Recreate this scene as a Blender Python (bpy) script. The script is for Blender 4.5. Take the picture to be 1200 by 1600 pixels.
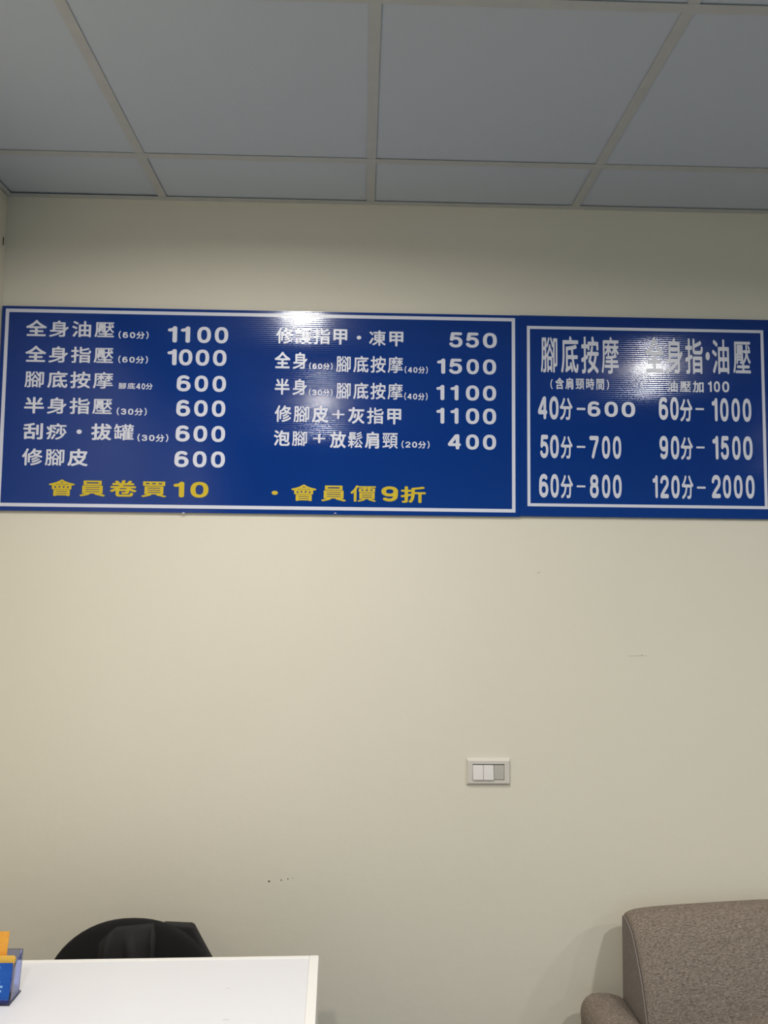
import bpy, bmesh, math, random
from mathutils import Vector, Matrix

random.seed(4)
SC = bpy.context.scene
COL = SC.collection
for o in list(bpy.data.objects):
    bpy.data.objects.remove(o)

# ---------------------------------------------------------------- camera
CEIL = 2.7095            # underside of the ceiling grid
cam = bpy.data.cameras.new('camera')
cam.sensor_fit = 'VERTICAL'
cam.sensor_height = 36.0
cam.lens = 1265.14 * 36.0 / 1600.0
cam_ob = bpy.data.objects.new('camera', cam)
COL.objects.link(cam_ob)
yaw, pitch, roll = 0.02739, 0.07733, 0.01026
fw = Vector((math.sin(yaw) * math.cos(pitch), math.cos(yaw) * math.cos(pitch), math.sin(pitch)))
rt = Vector((math.cos(yaw), -math.sin(yaw), 0))
up = rt.cross(fw)
r2 = math.cos(roll) * rt + math.sin(roll) * up
u2 = -math.sin(roll) * rt + math.cos(roll) * up
m = Matrix((r2, u2, -fw)).transposed().to_4x4()
m.translation = (0.0, -2.3158, 1.62)
cam_ob.matrix_world = m
SC.camera = cam_ob

# ---------------------------------------------------------------- daylight, exposure
w = bpy.data.worlds.new('daylight')
SC.world = w
w.use_nodes = True
w.node_tree.nodes['Background'].inputs[0].default_value = (0.40, 0.72, 1.0, 1)
w.node_tree.nodes['Background'].inputs[1].default_value = 0.41
vs = SC.view_settings
SC.display_settings.display_device = 'sRGB'
vs.view_transform = 'Standard'
vs.look = 'None'
vs.gamma = 1
vs.use_curve_mapping = False
vs.exposure = 0.0

# recessed ceiling downlights: x, y, watts
DOWNLIGHTS = [(-0.265, -1.08, 17.0), (-0.265, -2.75, 20.0), (1.49, -1.80, 21.5), (3.25, -1.80, 20.0), (3.25, -3.60, 18.0)]
LAMP_RADIUS = 0.066
LAMP_COLOUR = (1.0, 0.985, 0.96)

# outlines of the sign lettering: loops of x, y pairs in thousandths of an em
GLYPHS = {
 '全': [[60,2,48,9,41,19,37,52,39,94,46,106,60,115,406,117,419,123,421,219,414,232,194,234,181,239,172,248,167,260,166,277,168,327,177,341,189,348,415,352,421,365,419,453,406,458,185,459,167,469,152,493,94,464,56,463,38,473,6,510,0,523,0,544,6,560,14,569,85,606,152,647,264,730,366,827,403,869,446,927,460,940,473,945,502,945,540,927,555,910,563,873,664,771,798,668,902,601,960,569,969,560,975,544,971,515,941,473,923,460,885,460,827,491,810,467,794,459,564,458,555,456,550,444,550,365,556,352,794,349,806,344,815,335,821,310,819,256,812,244,798,235,555,231,550,219,552,122,556,118,569,117,919,115,935,103,941,85,941,27,936,15,927,6,902,0],[286,577,677,575,694,576,698,581,567,694,489,771,481,769,420,702,362,648,286,585,284,581]],
 '身': [[43,0,25,14,0,51,0,76,14,93,189,149,289,188,395,239,476,284,484,293,480,298,464,299,51,299,39,301,26,314,24,376,26,385,35,394,47,399,143,400,153,410,153,830,158,847,168,855,176,857,363,860,373,872,401,939,414,951,430,953,485,948,497,943,507,935,511,926,511,905,496,868,497,861,501,858,726,857,743,853,751,843,753,830,755,527,760,524,768,529,812,585,830,595,860,594,889,580,901,567,903,543,899,522,853,464,755,359,753,101,747,72,736,51,705,24,668,13,635,8,489,8,476,12,468,22,455,60,453,80,456,101,468,114,497,116,526,112,622,112,635,115,643,121,645,251,643,262,639,265,497,176,372,111,293,76,172,30,80,1],[267,401,630,399,639,402,644,410,644,451,639,460,630,462,272,461,264,456,262,447,262,410],[267,555,635,554,644,564,644,601,639,610,630,612,272,611,264,606,262,597,262,564],[267,705,635,704,644,714,644,747,639,755,630,757,272,757,264,752,262,743,262,714]],
 '油': [[331,0,317,10,312,26,313,722,323,736,335,741,544,743,550,755,552,935,568,948,635,948,649,939,654,926,654,755,660,743,877,741,889,736,899,722,899,26,891,14,881,8,814,8,806,10,796,18,792,26,790,51,781,57,431,57,418,51,416,18,402,1],[85,21,34,60,29,72,31,101,86,189,177,352,193,365,223,364,260,336,268,326,271,305,267,289,188,139,127,35,110,21],[422,168,535,166,548,171,550,330,548,343,544,347,431,349,418,343,416,185,418,172],[660,168,777,166,789,171,791,330,790,343,786,347,668,349,656,343,654,185,656,172],[422,460,535,458,548,463,550,618,548,630,544,635,431,637,418,631,416,476,418,464],[660,460,777,458,789,463,791,618,790,630,786,635,668,637,656,631,654,476,656,464],[173,475,14,567,5,576,0,589,1,618,27,653,39,657,60,657,85,650,185,598,219,576,237,560,241,547,240,522,218,488,202,475],[227,746,152,794,68,838,55,851,50,864,51,889,81,928,89,932,110,932,135,925,243,869,278,847,295,830,299,818,299,797,278,764,260,747]],
 '壓': [[144,2,128,15,125,44,128,69,144,82,469,83,478,85,483,98,483,127,473,137,223,138,206,144,198,155,197,202,202,211,214,219,473,221,482,227,484,252,482,260,477,263,427,258,381,259,369,264,362,273,354,298,360,319,377,329,439,331,443,340,431,346,264,344,259,335,258,277,248,260,235,255,198,254,181,260,174,269,171,285,170,535,174,548,181,556,210,565,214,569,198,581,192,598,192,748,198,769,210,778,223,780,485,780,502,776,511,769,516,756,517,635,519,619,523,615,535,631,548,637,652,638,664,643,667,760,678,785,673,790,652,792,177,792,164,790,160,786,159,398,145,252,132,173,103,69,77,15,64,6,52,5,10,27,2,40,0,52,41,190,53,260,62,340,63,394,67,423,67,840,73,861,85,869,102,871,885,871,898,870,911,865,920,848,921,819,915,802,906,795,889,792,748,791,737,790,735,785,746,760,746,652,751,640,819,638,827,640,830,644,820,660,781,706,767,731,767,744,773,757,798,773,814,773,829,765,883,706,898,681,898,665,883,644,885,640,906,631,915,619,916,581,910,564,902,558,889,554,781,554,777,552,773,544,791,490,826,423,860,381,919,331,924,315,919,298,902,275,885,264,864,264,844,276,809,306,784,335,751,385,727,433,719,437,682,373,654,335,616,298,584,273,580,265,585,227,594,221,839,221,856,215,863,206,866,194,865,156,856,144,844,138,589,136,585,131,583,119,584,94,589,85,906,83,919,77,928,60,929,27,923,10,910,2,898,0],[533,348,539,347,553,356,583,385,623,440,644,485,658,544,656,548,648,554,544,556,531,565,523,590,519,593,510,581,494,569,497,565,519,556,528,540,529,360],[266,410,427,409,438,410,441,415,431,420,277,420,264,417],[266,485,427,484,438,485,441,490,431,495,277,495,264,492]],
 '指': [[68,1,50,15,39,44,38,77,42,90,52,98,60,100,135,100,145,110,145,335,143,340,135,342,60,321,27,323,13,335,7,348,0,373,0,402,5,415,18,425,114,451,143,464,145,631,143,640,135,645,31,646,14,651,6,660,4,669,5,731,10,741,23,749,140,752,145,765,148,935,164,949,231,949,245,940,249,927,251,756,264,750,352,749,366,740,371,723,370,669,368,660,360,651,348,646,260,645,251,640,250,502,252,498,260,494,323,512,364,510,378,494,383,460,382,431,377,421,364,413,264,382,251,373,250,73,239,39,218,18,185,5,156,0],[423,1,409,10,404,27,404,444,406,456,413,465,431,471,877,471,893,469,902,462,908,444,908,35,906,19,899,10,885,4,818,5,805,15,798,40,789,45,527,46,514,44,510,40,506,15,493,2],[514,144,789,142,799,152,799,202,794,210,785,212,518,212,510,207,508,198,509,152],[514,306,789,305,799,315,799,360,794,369,785,371,518,370,510,365,508,356,509,315],[506,522,464,531,447,540,417,569,405,598,404,919,410,937,427,946,481,946,493,943,503,935,508,919,509,815,510,810,518,805,668,843,793,886,823,887,835,879,864,850,870,840,870,810,860,796,789,771,706,747,518,705,509,694,508,660,512,640,523,628,556,621,785,621,814,626,827,631,836,648,845,690,846,719,850,727,864,737,889,737,931,723,945,710,949,698,945,644,936,606,931,590,914,563,885,535,831,521]],
 '腳': [[148,2,139,6,131,19,121,56,124,77,139,90,194,92,203,102,204,323,198,336,144,337,131,331,120,219,103,119,90,64,73,19,56,9,35,13,9,31,0,52,32,206,45,331,46,398,50,427,50,873,56,894,69,902,81,904,260,904,281,898,288,889,291,877,292,735,293,723,298,720,319,744,352,798,398,902,410,911,427,912,456,901,467,889,469,869,438,785,398,706,364,655,352,645,335,642,322,648,302,669,293,669,292,481,294,469,298,466,319,481,361,531,403,598,426,644,456,719,469,730,481,733,506,724,523,711,528,698,526,677,530,669,594,585,656,495,664,487,669,490,669,656,660,660,644,652,631,651,619,656,612,664,574,748,507,864,506,885,519,902,552,916,564,913,573,906,664,756,669,759,670,769,671,864,677,877,685,884,702,887,877,887,898,881,906,869,908,856,907,214,895,185,878,169,860,160,835,154,798,154,785,156,769,165,764,162,762,27,756,10,739,0,694,0,677,10,671,23,671,381,669,393,664,396,631,386,625,377,625,44,619,22,602,13,560,14,545,27,541,60,535,69,444,71,431,64,428,31,419,14,406,9,381,8,369,9,356,14,347,27,346,39,345,369,339,377,314,382,298,396,294,393,292,381,291,73,286,48,273,26,248,10,202,0],[435,164,527,162,539,168,541,310,536,323,444,325,431,319,429,177],[768,239,814,243,820,256,820,781,819,790,806,796,769,794,762,781,762,256,764,244],[394,419,585,417,594,418,598,423,594,435,536,523,499,573,489,578,481,570,457,523,423,469,393,427],[139,435,189,433,202,439,204,564,198,577,152,579,139,573,137,473,133,448],[143,673,189,671,202,677,204,798,198,811,152,812,139,806,137,685]],
 '底': [[48,1,19,18,5,31,1,39,0,60,5,81,27,127,44,181,70,302,83,473,83,814,85,827,92,835,110,841,460,843,465,852,450,885,452,914,460,924,473,932,519,941,535,939,545,931,565,902,591,852,602,842,919,841,931,839,939,833,945,819,945,760,935,746,923,742,193,739,189,735,187,723,187,414,174,277,166,227,152,160,127,77,103,23,85,2],[814,1,777,12,727,46,676,110,630,206,610,264,588,344,582,352,573,354,372,352,367,339,368,160,373,155,381,155,469,182,493,185,496,194,483,227,484,248,488,256,498,265,519,273,556,272,573,257,592,223,655,89,658,52,650,35,635,24,614,17,589,17,577,21,566,35,542,94,527,122,523,120,516,102,502,89,298,14,260,13,246,23,231,56,229,77,234,94,256,114,262,135,262,644,265,656,277,670,289,675,356,675,573,692,681,705,777,721,814,718,853,681,858,669,857,648,852,638,839,628,756,613,673,603,665,598,663,589,671,494,676,464,681,457,694,454,894,454,906,449,916,435,916,373,902,356,714,354,702,348,718,285,755,194,793,135,819,114,835,110,845,119,853,152,859,214,869,228,881,233,906,231,939,212,949,198,950,152,945,123,936,81,920,44,900,19,877,5,856,0],[372,456,561,456,566,464,566,477,558,535,557,569,552,586,539,591,464,583,414,583,372,577,367,569,366,548,367,469]],
 '按': [[64,1,52,9,44,23,34,56,34,85,39,95,52,103,127,104,140,110,141,306,131,313,60,292,27,294,14,304,9,314,0,348,0,373,5,385,18,395,131,429,140,435,141,635,139,644,131,649,31,650,18,655,10,664,8,673,8,731,13,744,27,753,127,754,139,760,142,931,150,948,164,954,227,954,239,949,247,939,250,769,252,760,260,754,343,753,349,760,352,810,359,819,368,824,581,827,585,831,584,839,567,898,568,935,582,948,631,958,655,956,669,944,706,835,714,826,918,825,931,822,939,816,946,798,945,623,941,610,927,601,860,600,852,602,842,610,838,623,837,714,831,723,648,725,615,723,611,719,643,708,654,689,652,652,626,573,631,563,935,562,948,557,956,548,958,485,949,469,935,463,860,462,851,456,833,394,807,319,784,273,753,223,761,210,868,144,937,94,941,81,939,52,906,17,889,8,860,12,714,111,673,133,564,66,493,35,414,9,377,8,363,14,338,56,338,85,346,98,356,104,431,126,489,149,535,172,557,185,563,194,560,200,543,211,410,282,396,294,392,306,393,335,449,444,452,456,443,462,389,462,377,461,372,456,374,410,372,402,364,392,263,356,251,348,250,102,244,60,237,44,210,18,185,9,106,0],[637,281,652,278,660,284,695,344,723,423,730,452,726,460,589,462,581,458,572,444,530,352,530,339],[254,469,281,472,316,485,320,494,321,544,335,560,485,562,498,565,519,610,547,694,556,708,568,719,565,723,460,723,454,710,453,619,445,606,435,601,364,602,352,614,349,644,343,651,255,648,251,644,250,631,250,481]],
 '摩': [[371,2,356,14,346,44,345,60,351,73,359,80,371,83,492,85,497,89,498,102,498,144,493,152,184,154,167,160,160,169,157,181,160,219,167,227,180,232,484,233,493,235,498,244,497,269,488,274,238,275,221,281,213,294,213,331,221,344,234,349,484,350,493,352,498,360,497,381,488,387,384,379,267,379,255,381,242,389,232,423,235,435,242,444,259,450,330,450,348,456,350,460,338,469,329,481,327,548,326,556,321,559,251,502,221,485,209,484,196,489,175,519,175,535,184,549,271,617,285,631,288,639,280,645,209,646,192,652,185,660,182,673,185,710,192,719,205,724,321,726,327,735,328,773,321,782,176,783,163,777,161,448,148,285,130,181,101,77,81,31,72,19,59,13,42,16,11,39,0,56,0,81,22,139,44,227,61,360,65,427,65,835,71,856,83,864,96,866,451,867,455,869,459,877,449,906,449,919,454,931,471,941,509,950,526,948,538,940,570,873,580,867,905,866,926,860,935,844,936,810,930,794,921,787,905,783,784,783,776,780,773,773,774,735,780,726,896,725,913,719,920,710,923,698,923,669,913,652,896,646,826,645,819,639,859,600,926,552,931,535,926,514,901,491,880,489,859,500,780,567,776,564,774,556,774,502,779,494,801,483,818,464,823,448,817,431,805,422,784,417,705,405,609,395,601,390,599,381,600,356,609,350,871,348,884,340,888,331,890,302,887,289,880,281,863,275,609,274,600,269,598,252,601,239,613,233,921,231,934,223,939,210,940,181,934,164,922,156,909,154,609,153,599,144,598,77,593,52,581,31,564,19,517,5,467,0],[392,456,530,462,684,480,691,489,688,564,680,565,651,538,596,497,584,492,563,493,549,502,535,519,532,531,536,548,623,614,643,635,642,643,576,646,551,662,526,646,455,644,451,639,455,635,523,589,531,573,530,558,524,548,509,535,488,529,463,539,426,569,417,572,413,569,410,485,405,472,389,460],[547,710,555,711,576,724,684,726,690,735,690,777,687,781,676,783,414,781,410,773,411,739,417,726,526,724]],
 '半': [[426,1,410,13,404,31,403,268,398,281,31,283,13,289,1,306,0,381,8,397,22,406,389,408,398,410,403,418,403,506,397,518,93,520,76,526,68,535,62,551,62,610,65,622,76,635,93,641,206,642,214,647,203,664,179,722,152,776,107,856,104,872,106,898,122,918,151,931,193,932,210,924,271,826,319,726,320,693,314,676,306,668,273,651,269,647,271,643,393,641,401,647,403,656,405,943,414,957,431,965,493,966,510,962,523,951,528,935,530,647,543,641,635,641,649,643,651,647,630,660,618,672,612,689,614,714,661,797,722,922,731,931,747,937,776,936,806,927,826,915,837,901,841,889,839,860,752,706,709,647,712,643,722,641,851,641,868,635,877,626,882,610,882,551,879,539,868,526,851,520,535,518,529,506,529,418,534,410,543,408,918,406,932,397,940,381,939,305,927,289,910,283,535,281,529,268,527,22,518,8,501,0]],
 '刮': [[681,2,668,9,661,19,643,69,642,98,650,114,672,125,789,125,799,135,800,923,808,939,822,948,897,949,910,944,918,936,924,914,923,81,911,52,899,35,885,24,856,10,797,0],[68,10,51,22,45,39,47,419,56,432,72,441,227,444,233,456,232,552,227,560,218,562,35,562,18,566,6,576,0,589,0,656,8,673,26,682,226,685,233,698,233,764,227,777,218,779,106,762,51,764,35,775,24,794,16,823,19,852,30,864,43,870,272,909,393,939,447,957,476,958,489,955,514,933,533,910,537,889,533,869,524,856,510,847,364,805,358,789,358,694,363,685,372,683,556,683,572,680,585,669,591,656,591,589,581,571,564,563,364,561,358,548,358,456,360,447,368,442,522,441,535,435,546,423,549,389,549,48,546,27,535,14,522,9,456,8,435,17,422,44,414,49,181,50,168,44,160,22,143,10],[172,173,418,172,424,185,423,319,418,323,406,325,172,323,168,319,166,306,166,185],[626,256,609,269,604,289,604,827,610,844,626,856,693,858,714,849,724,827,724,285,718,268,701,256]],
 '痧': [[77,0,34,31,29,43,30,68,71,135,98,193,123,272,132,322,131,327,123,329,61,293,31,292,21,297,12,310,0,343,0,364,5,376,18,389,142,460,149,497,150,531,143,541,118,537,94,539,76,556,6,697,5,726,14,741,48,757,81,755,102,735,130,685,143,668,148,671,150,685,150,826,152,835,160,844,177,849,481,850,485,851,489,860,475,893,477,922,493,939,518,944,556,945,570,939,588,918,616,860,627,850,910,849,923,847,931,841,937,826,937,772,932,760,923,752,731,749,718,747,715,743,728,731,733,714,735,301,739,299,748,308,777,376,785,386,802,391,839,387,846,393,813,481,759,593,760,626,773,640,785,648,802,653,827,653,844,639,885,564,936,451,945,422,943,389,927,372,902,363,877,360,873,356,866,326,845,272,807,206,793,187,731,121,656,67,573,26,498,0,464,0,446,14,426,47,425,68,430,81,443,91,539,123,602,155,664,199,703,239,724,272,723,279,652,279,642,285,634,297,633,714,638,731,652,743,648,747,627,749,260,747,256,743,254,731,256,535,260,532,277,537,306,535,365,501,424,456,429,443,428,422,412,397,398,383,385,379,364,379,352,384,302,423,268,444,256,448,252,444,245,356,232,276,198,151,164,76,124,18,105,1],[273,9,255,18,225,43,221,56,223,81,296,210,352,319,368,332,403,331,416,322,435,301,437,272,432,251,315,22,298,9],[481,326,442,351,437,364,437,385,469,456,487,510,514,622,523,636,535,644,560,644,593,637,610,622,612,589,594,514,565,422,540,364,524,335,510,325],[402,571,293,647,281,660,279,676,281,697,310,726,343,728,373,715,432,676,464,647,466,614,458,597,431,572]],
 '拔': [[73,2,60,9,51,23,38,65,38,90,46,106,60,115,135,117,148,123,149,327,147,331,139,334,73,313,44,313,31,316,14,330,5,352,0,373,0,406,9,423,23,434,135,468,148,476,149,640,139,649,35,650,19,656,10,665,5,677,4,740,10,757,27,769,135,771,148,776,150,935,159,956,177,966,235,967,252,963,265,952,271,931,271,785,273,776,281,771,331,772,360,783,465,785,471,798,471,940,480,956,498,966,564,966,577,961,586,952,591,931,592,794,602,784,756,783,769,785,773,790,748,811,680,852,662,873,658,894,662,915,681,942,702,953,731,953,754,944,832,898,898,850,912,827,910,789,914,785,948,780,957,773,965,760,966,690,961,677,952,669,931,663,598,662,589,656,585,640,583,598,588,590,598,588,848,587,873,580,890,565,895,548,895,510,869,410,840,335,777,215,789,198,852,156,935,117,949,106,957,90,957,60,952,48,929,19,906,5,877,4,864,7,798,39,689,112,677,107,598,47,535,14,523,9,498,8,476,15,464,27,443,60,442,85,446,102,460,115,502,135,560,172,587,194,596,206,595,215,544,290,531,301,525,294,502,231,476,173,441,115,402,63,356,18,339,13,314,14,264,49,231,18,198,6,156,0],[273,127,277,124,285,129,319,163,332,181,378,260,415,356,441,465,457,581,462,648,456,661,377,662,348,651,285,650,272,644,273,515,281,512,327,524,360,523,373,516,380,506,387,490,387,473,387,440,377,422,356,410,281,383,272,373],[679,310,685,311,692,319,728,385,755,465,752,469,739,471,592,469,589,460,607,419,639,365,664,326]],
 '罐': [[447,2,434,10,429,27,428,273,426,285,422,288,372,260,370,102,364,85,355,78,330,75,305,78,294,90,289,115,280,119,68,88,47,94,38,106,37,410,39,424,47,436,64,441,97,441,110,436,117,427,120,410,121,194,126,185,151,188,160,193,162,202,160,481,147,487,30,488,14,498,8,515,9,556,22,571,39,575,151,575,161,585,162,723,155,736,135,737,125,731,82,635,68,620,51,617,33,623,8,640,0,656,1,670,21,706,49,777,88,927,97,940,118,946,151,940,168,928,174,906,158,840,158,831,164,826,347,824,355,828,364,860,376,869,498,873,503,881,505,927,510,936,522,944,564,946,580,940,590,923,593,877,601,871,622,871,718,872,724,881,725,923,734,940,751,946,797,944,810,936,814,927,816,881,822,872,930,870,943,865,952,852,953,810,947,798,939,791,922,788,826,787,818,782,816,773,815,752,819,744,905,741,918,736,925,727,928,710,928,540,918,523,905,517,743,517,731,515,728,510,754,473,764,464,905,462,922,459,935,444,937,410,930,393,914,384,764,383,751,378,750,356,755,347,885,345,902,335,908,310,906,290,893,274,876,271,760,270,751,265,751,243,764,238,889,236,904,223,908,198,904,177,889,164,760,162,751,156,750,135,755,127,764,125,939,123,947,119,956,106,956,65,947,52,930,46,526,45,518,40,512,15,501,3,485,0],[522,127,651,125,660,131,661,152,656,160,647,162,526,162,516,152,516,135],[255,202,280,200,290,210,291,410,297,431,305,438,318,441,347,441,360,436,368,423,371,381,376,376,407,406,435,444,473,502,474,510,471,515,422,517,401,522,397,519,389,498,376,489,264,487,251,482,249,219,251,206],[522,240,651,238,660,244,661,260,656,269,647,271,526,270,516,260,516,248],[522,348,651,346,660,352,661,373,656,381,647,383,526,383,516,373,516,356],[556,465,635,463,643,464,647,469,634,494,630,515,580,517,568,510,553,473],[653,535,664,537,670,548,671,719,676,731,685,738,718,742,725,748,724,777,714,787,605,787,597,785,591,777,590,752,593,744,630,740,639,735,647,723,649,548],[377,573,389,569,395,577,395,710,399,727,405,736,418,741,501,744,504,752,503,773,497,786,372,788,367,781,362,752,351,741,339,738,260,737,251,731,251,581,264,575],[484,598,560,598,566,610,564,657,551,662,484,660,479,652,478,631,479,606],[759,598,839,598,845,610,843,657,830,662,759,660,754,652,753,631,754,606]],
 '修': [[148,0,134,10,129,26,128,501,123,507,119,505,87,464,73,451,39,450,23,463,5,497,0,510,0,530,6,547,36,585,75,643,115,714,161,810,206,930,219,943,244,945,281,935,295,926,303,914,304,889,286,830,233,701,233,22,228,10,214,0],[439,8,422,22,405,55,405,85,419,101,502,116,589,138,673,167,781,221,819,247,854,280,864,286,894,286,910,282,931,273,943,260,943,226,898,179,827,130,752,92,677,62,573,30,473,8],[298,158,284,168,279,185,279,647,285,665,298,673,353,676,408,730,457,793,486,839,535,935,552,948,594,948,614,942,628,930,633,918,632,893,616,855,619,848,623,846,885,845,902,840,916,830,927,817,929,797,927,785,913,755,882,705,849,664,785,601,782,593,810,577,848,563,952,532,961,518,962,493,959,480,944,458,923,442,889,442,769,484,681,527,585,484,502,455,435,437,385,438,381,435,379,422,378,176,373,166,360,158],[494,167,469,187,459,205,460,235,477,251,577,283,639,309,694,338,773,394,810,393,828,385,839,372,841,347,835,333,806,304,735,255,639,207,569,180,523,166],[477,304,456,320,446,339,446,364,460,381,535,411,598,442,673,493,710,494,731,485,741,476,746,455,741,435,714,408,681,384,631,354,544,313,514,304],[385,530,394,529,431,538,535,571,574,589,580,593,581,601,514,673,502,676,435,610,410,608,385,616,381,614,379,543],[674,655,681,652,689,654,720,676,778,735,781,743,778,747,589,747,586,743,589,735,614,705]],
 '皮': [[864,0,768,25,710,46,643,75,564,119,551,122,451,73,335,28,247,3,214,3,197,9,180,30,162,63,163,96,174,113,189,122,281,146,343,167,426,202,436,213,432,221,355,313,309,384,279,442,272,450,264,452,239,452,229,442,228,401,219,330,198,226,169,138,151,96,127,55,103,21,81,11,51,14,10,49,0,67,1,101,40,167,68,238,90,326,103,409,108,476,108,792,109,805,118,819,131,826,143,828,443,829,449,838,450,934,455,951,464,959,476,964,539,965,564,959,577,942,579,842,585,829,818,828,864,832,906,822,919,813,928,796,927,755,886,655,837,563,856,542,862,526,861,496,844,451,814,392,772,325,735,278,675,217,671,209,689,195,756,167,860,133,931,118,944,109,953,92,953,63,946,46,927,17,906,0],[551,288,560,288,581,303,632,355,677,413,694,442,692,451,422,451,419,446,422,438,471,367,524,309],[238,576,443,575,449,588,448,701,443,705,431,707,239,705,234,701,233,688,233,588],[584,576,743,576,746,580,737,605,737,630,765,692,764,704,747,707,584,705,579,696,578,676,579,588]],
 '會': [[183,0,169,10,165,26,165,335,167,347,179,359,196,362,738,362,750,359,762,347,765,26,762,14,750,1,675,0,661,10,651,30,642,32,296,32,279,30,268,10,254,0],[279,122,642,120,654,126,656,139,654,148,642,153,288,153,279,151,273,143,273,130],[279,243,642,241,654,246,656,260,654,268,642,274,288,274,279,272,273,264,273,251],[125,379,111,389,107,401,104,614,96,618,54,608,38,608,29,612,0,648,0,689,17,703,88,726,163,755,262,805,333,850,377,885,442,947,475,948,508,935,521,922,527,901,546,883,595,847,667,804,783,751,908,710,921,703,929,693,929,660,896,621,888,617,867,616,825,624,817,621,814,401,810,389,800,381,742,378],[212,464,267,462,276,468,272,485,246,535,243,572,238,577,213,577,207,568,206,476],[379,464,400,463,406,472,405,572,392,578,342,577,338,575,336,568,370,501,373,472],[512,464,533,462,542,468,547,497,580,564,580,572,577,576,521,578,508,572,506,476],[645,464,696,462,709,468,710,564,704,577,688,578,679,572,675,535,642,472],[228,664,683,662,704,663,708,668,688,681,654,695,637,685,621,682,296,683,267,691,229,672,225,668],[411,772,508,770,520,772,522,776,484,810,462,821,450,815,419,789,408,776]],
 '員': [[43,0,25,14,2,43,0,68,6,82,23,93,148,134,193,156,191,160,181,161,106,163,96,168,88,181,87,601,90,614,98,624,118,628,802,628,818,626,828,618,833,597,832,181,827,171,814,163,752,161,745,160,742,156,889,98,906,87,916,72,916,47,910,37,885,12,864,0,835,1,710,52,560,104,544,118,543,156,535,161,377,162,368,161,363,156,361,126,356,116,339,101,314,88,218,47,131,16,73,0],[201,256,706,254,718,259,720,276,718,285,706,291,210,291,201,289,196,281,196,264],[201,381,706,379,718,384,720,401,718,410,706,416,210,416,201,414,196,406,196,389],[201,506,706,504,718,509,720,522,718,531,706,537,210,537,201,535,196,526,196,514],[148,654,134,664,129,681,129,889,134,901,144,910,764,912,777,910,789,897,791,676,787,664,776,656],[243,747,668,746,678,756,678,806,673,814,664,816,248,816,239,810,237,801,238,756]],
 '卷': [[319,2,285,8,251,23,223,51,210,81,204,127,204,319,201,331,190,330,90,274,52,271,31,280,14,302,2,323,0,348,3,365,14,377,94,421,157,465,179,485,176,490,169,491,44,492,26,498,16,510,12,527,13,581,23,599,35,607,48,608,294,609,306,620,330,660,327,665,319,666,97,669,84,677,76,694,75,748,78,765,89,777,102,783,210,786,213,790,209,798,173,851,171,881,181,903,223,924,256,923,275,910,315,861,340,823,348,789,352,785,365,783,385,784,396,794,407,827,431,931,440,945,452,952,515,953,540,944,551,931,554,919,553,885,531,794,535,785,540,784,590,784,602,789,640,844,677,906,690,919,702,924,727,925,765,913,779,902,786,890,787,856,749,790,752,785,760,783,844,783,862,773,870,756,871,702,869,690,860,676,848,668,835,667,490,666,477,658,456,615,460,610,469,608,906,608,927,603,940,585,942,556,941,519,936,506,927,497,906,492,756,491,748,490,745,485,755,473,815,432,852,412,944,373,952,365,958,352,955,319,931,285,919,272,902,267,873,267,794,301,710,349,705,344,699,294,686,227,669,194,658,181,615,159,581,154,498,154,452,159,434,169,424,185,417,210,417,235,420,248,431,260,444,266,494,263,559,265,569,281,574,306,573,319,569,323,556,325,335,323,329,310,329,140,332,127,340,122,369,117,694,118,708,127,716,140,726,202,731,215,740,223,756,229,785,227,831,208,844,190,846,160,832,90,819,60,790,25,748,6,715,0],[331,440,590,438,602,440,604,444,573,485,565,491,381,492,363,485,330,448]],
 '買': [[47,0,35,8,1,43,0,72,8,85,18,90,135,122,197,143,211,151,208,156,197,157,126,159,114,166,108,176,108,597,110,610,118,619,139,624,768,624,785,622,794,614,799,593,798,176,793,166,780,159,714,157,706,156,703,151,889,78,897,68,899,51,897,35,889,25,843,1,805,1,693,48,555,97,542,114,542,151,539,156,372,158,364,157,358,151,357,122,353,110,343,101,318,88,222,47,110,8,80,0],[221,247,672,245,685,251,687,272,685,281,672,287,230,287,221,285,216,276,216,256],[221,372,672,370,685,376,687,397,685,406,672,412,230,412,221,410,216,401,216,381],[221,497,672,495,685,501,687,522,685,531,672,537,230,537,221,535,216,526,216,506],[68,650,51,664,49,693,49,881,54,893,68,903,830,903,847,899,857,885,857,672,853,660,839,650],[155,743,276,743,282,756,281,806,268,812,155,810,151,806,149,793,150,751],[384,743,505,743,512,756,510,806,497,812,385,810,380,806,378,793,379,751],[617,743,743,743,749,756,747,806,735,812,618,810,613,806,612,793,612,751]],
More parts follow.
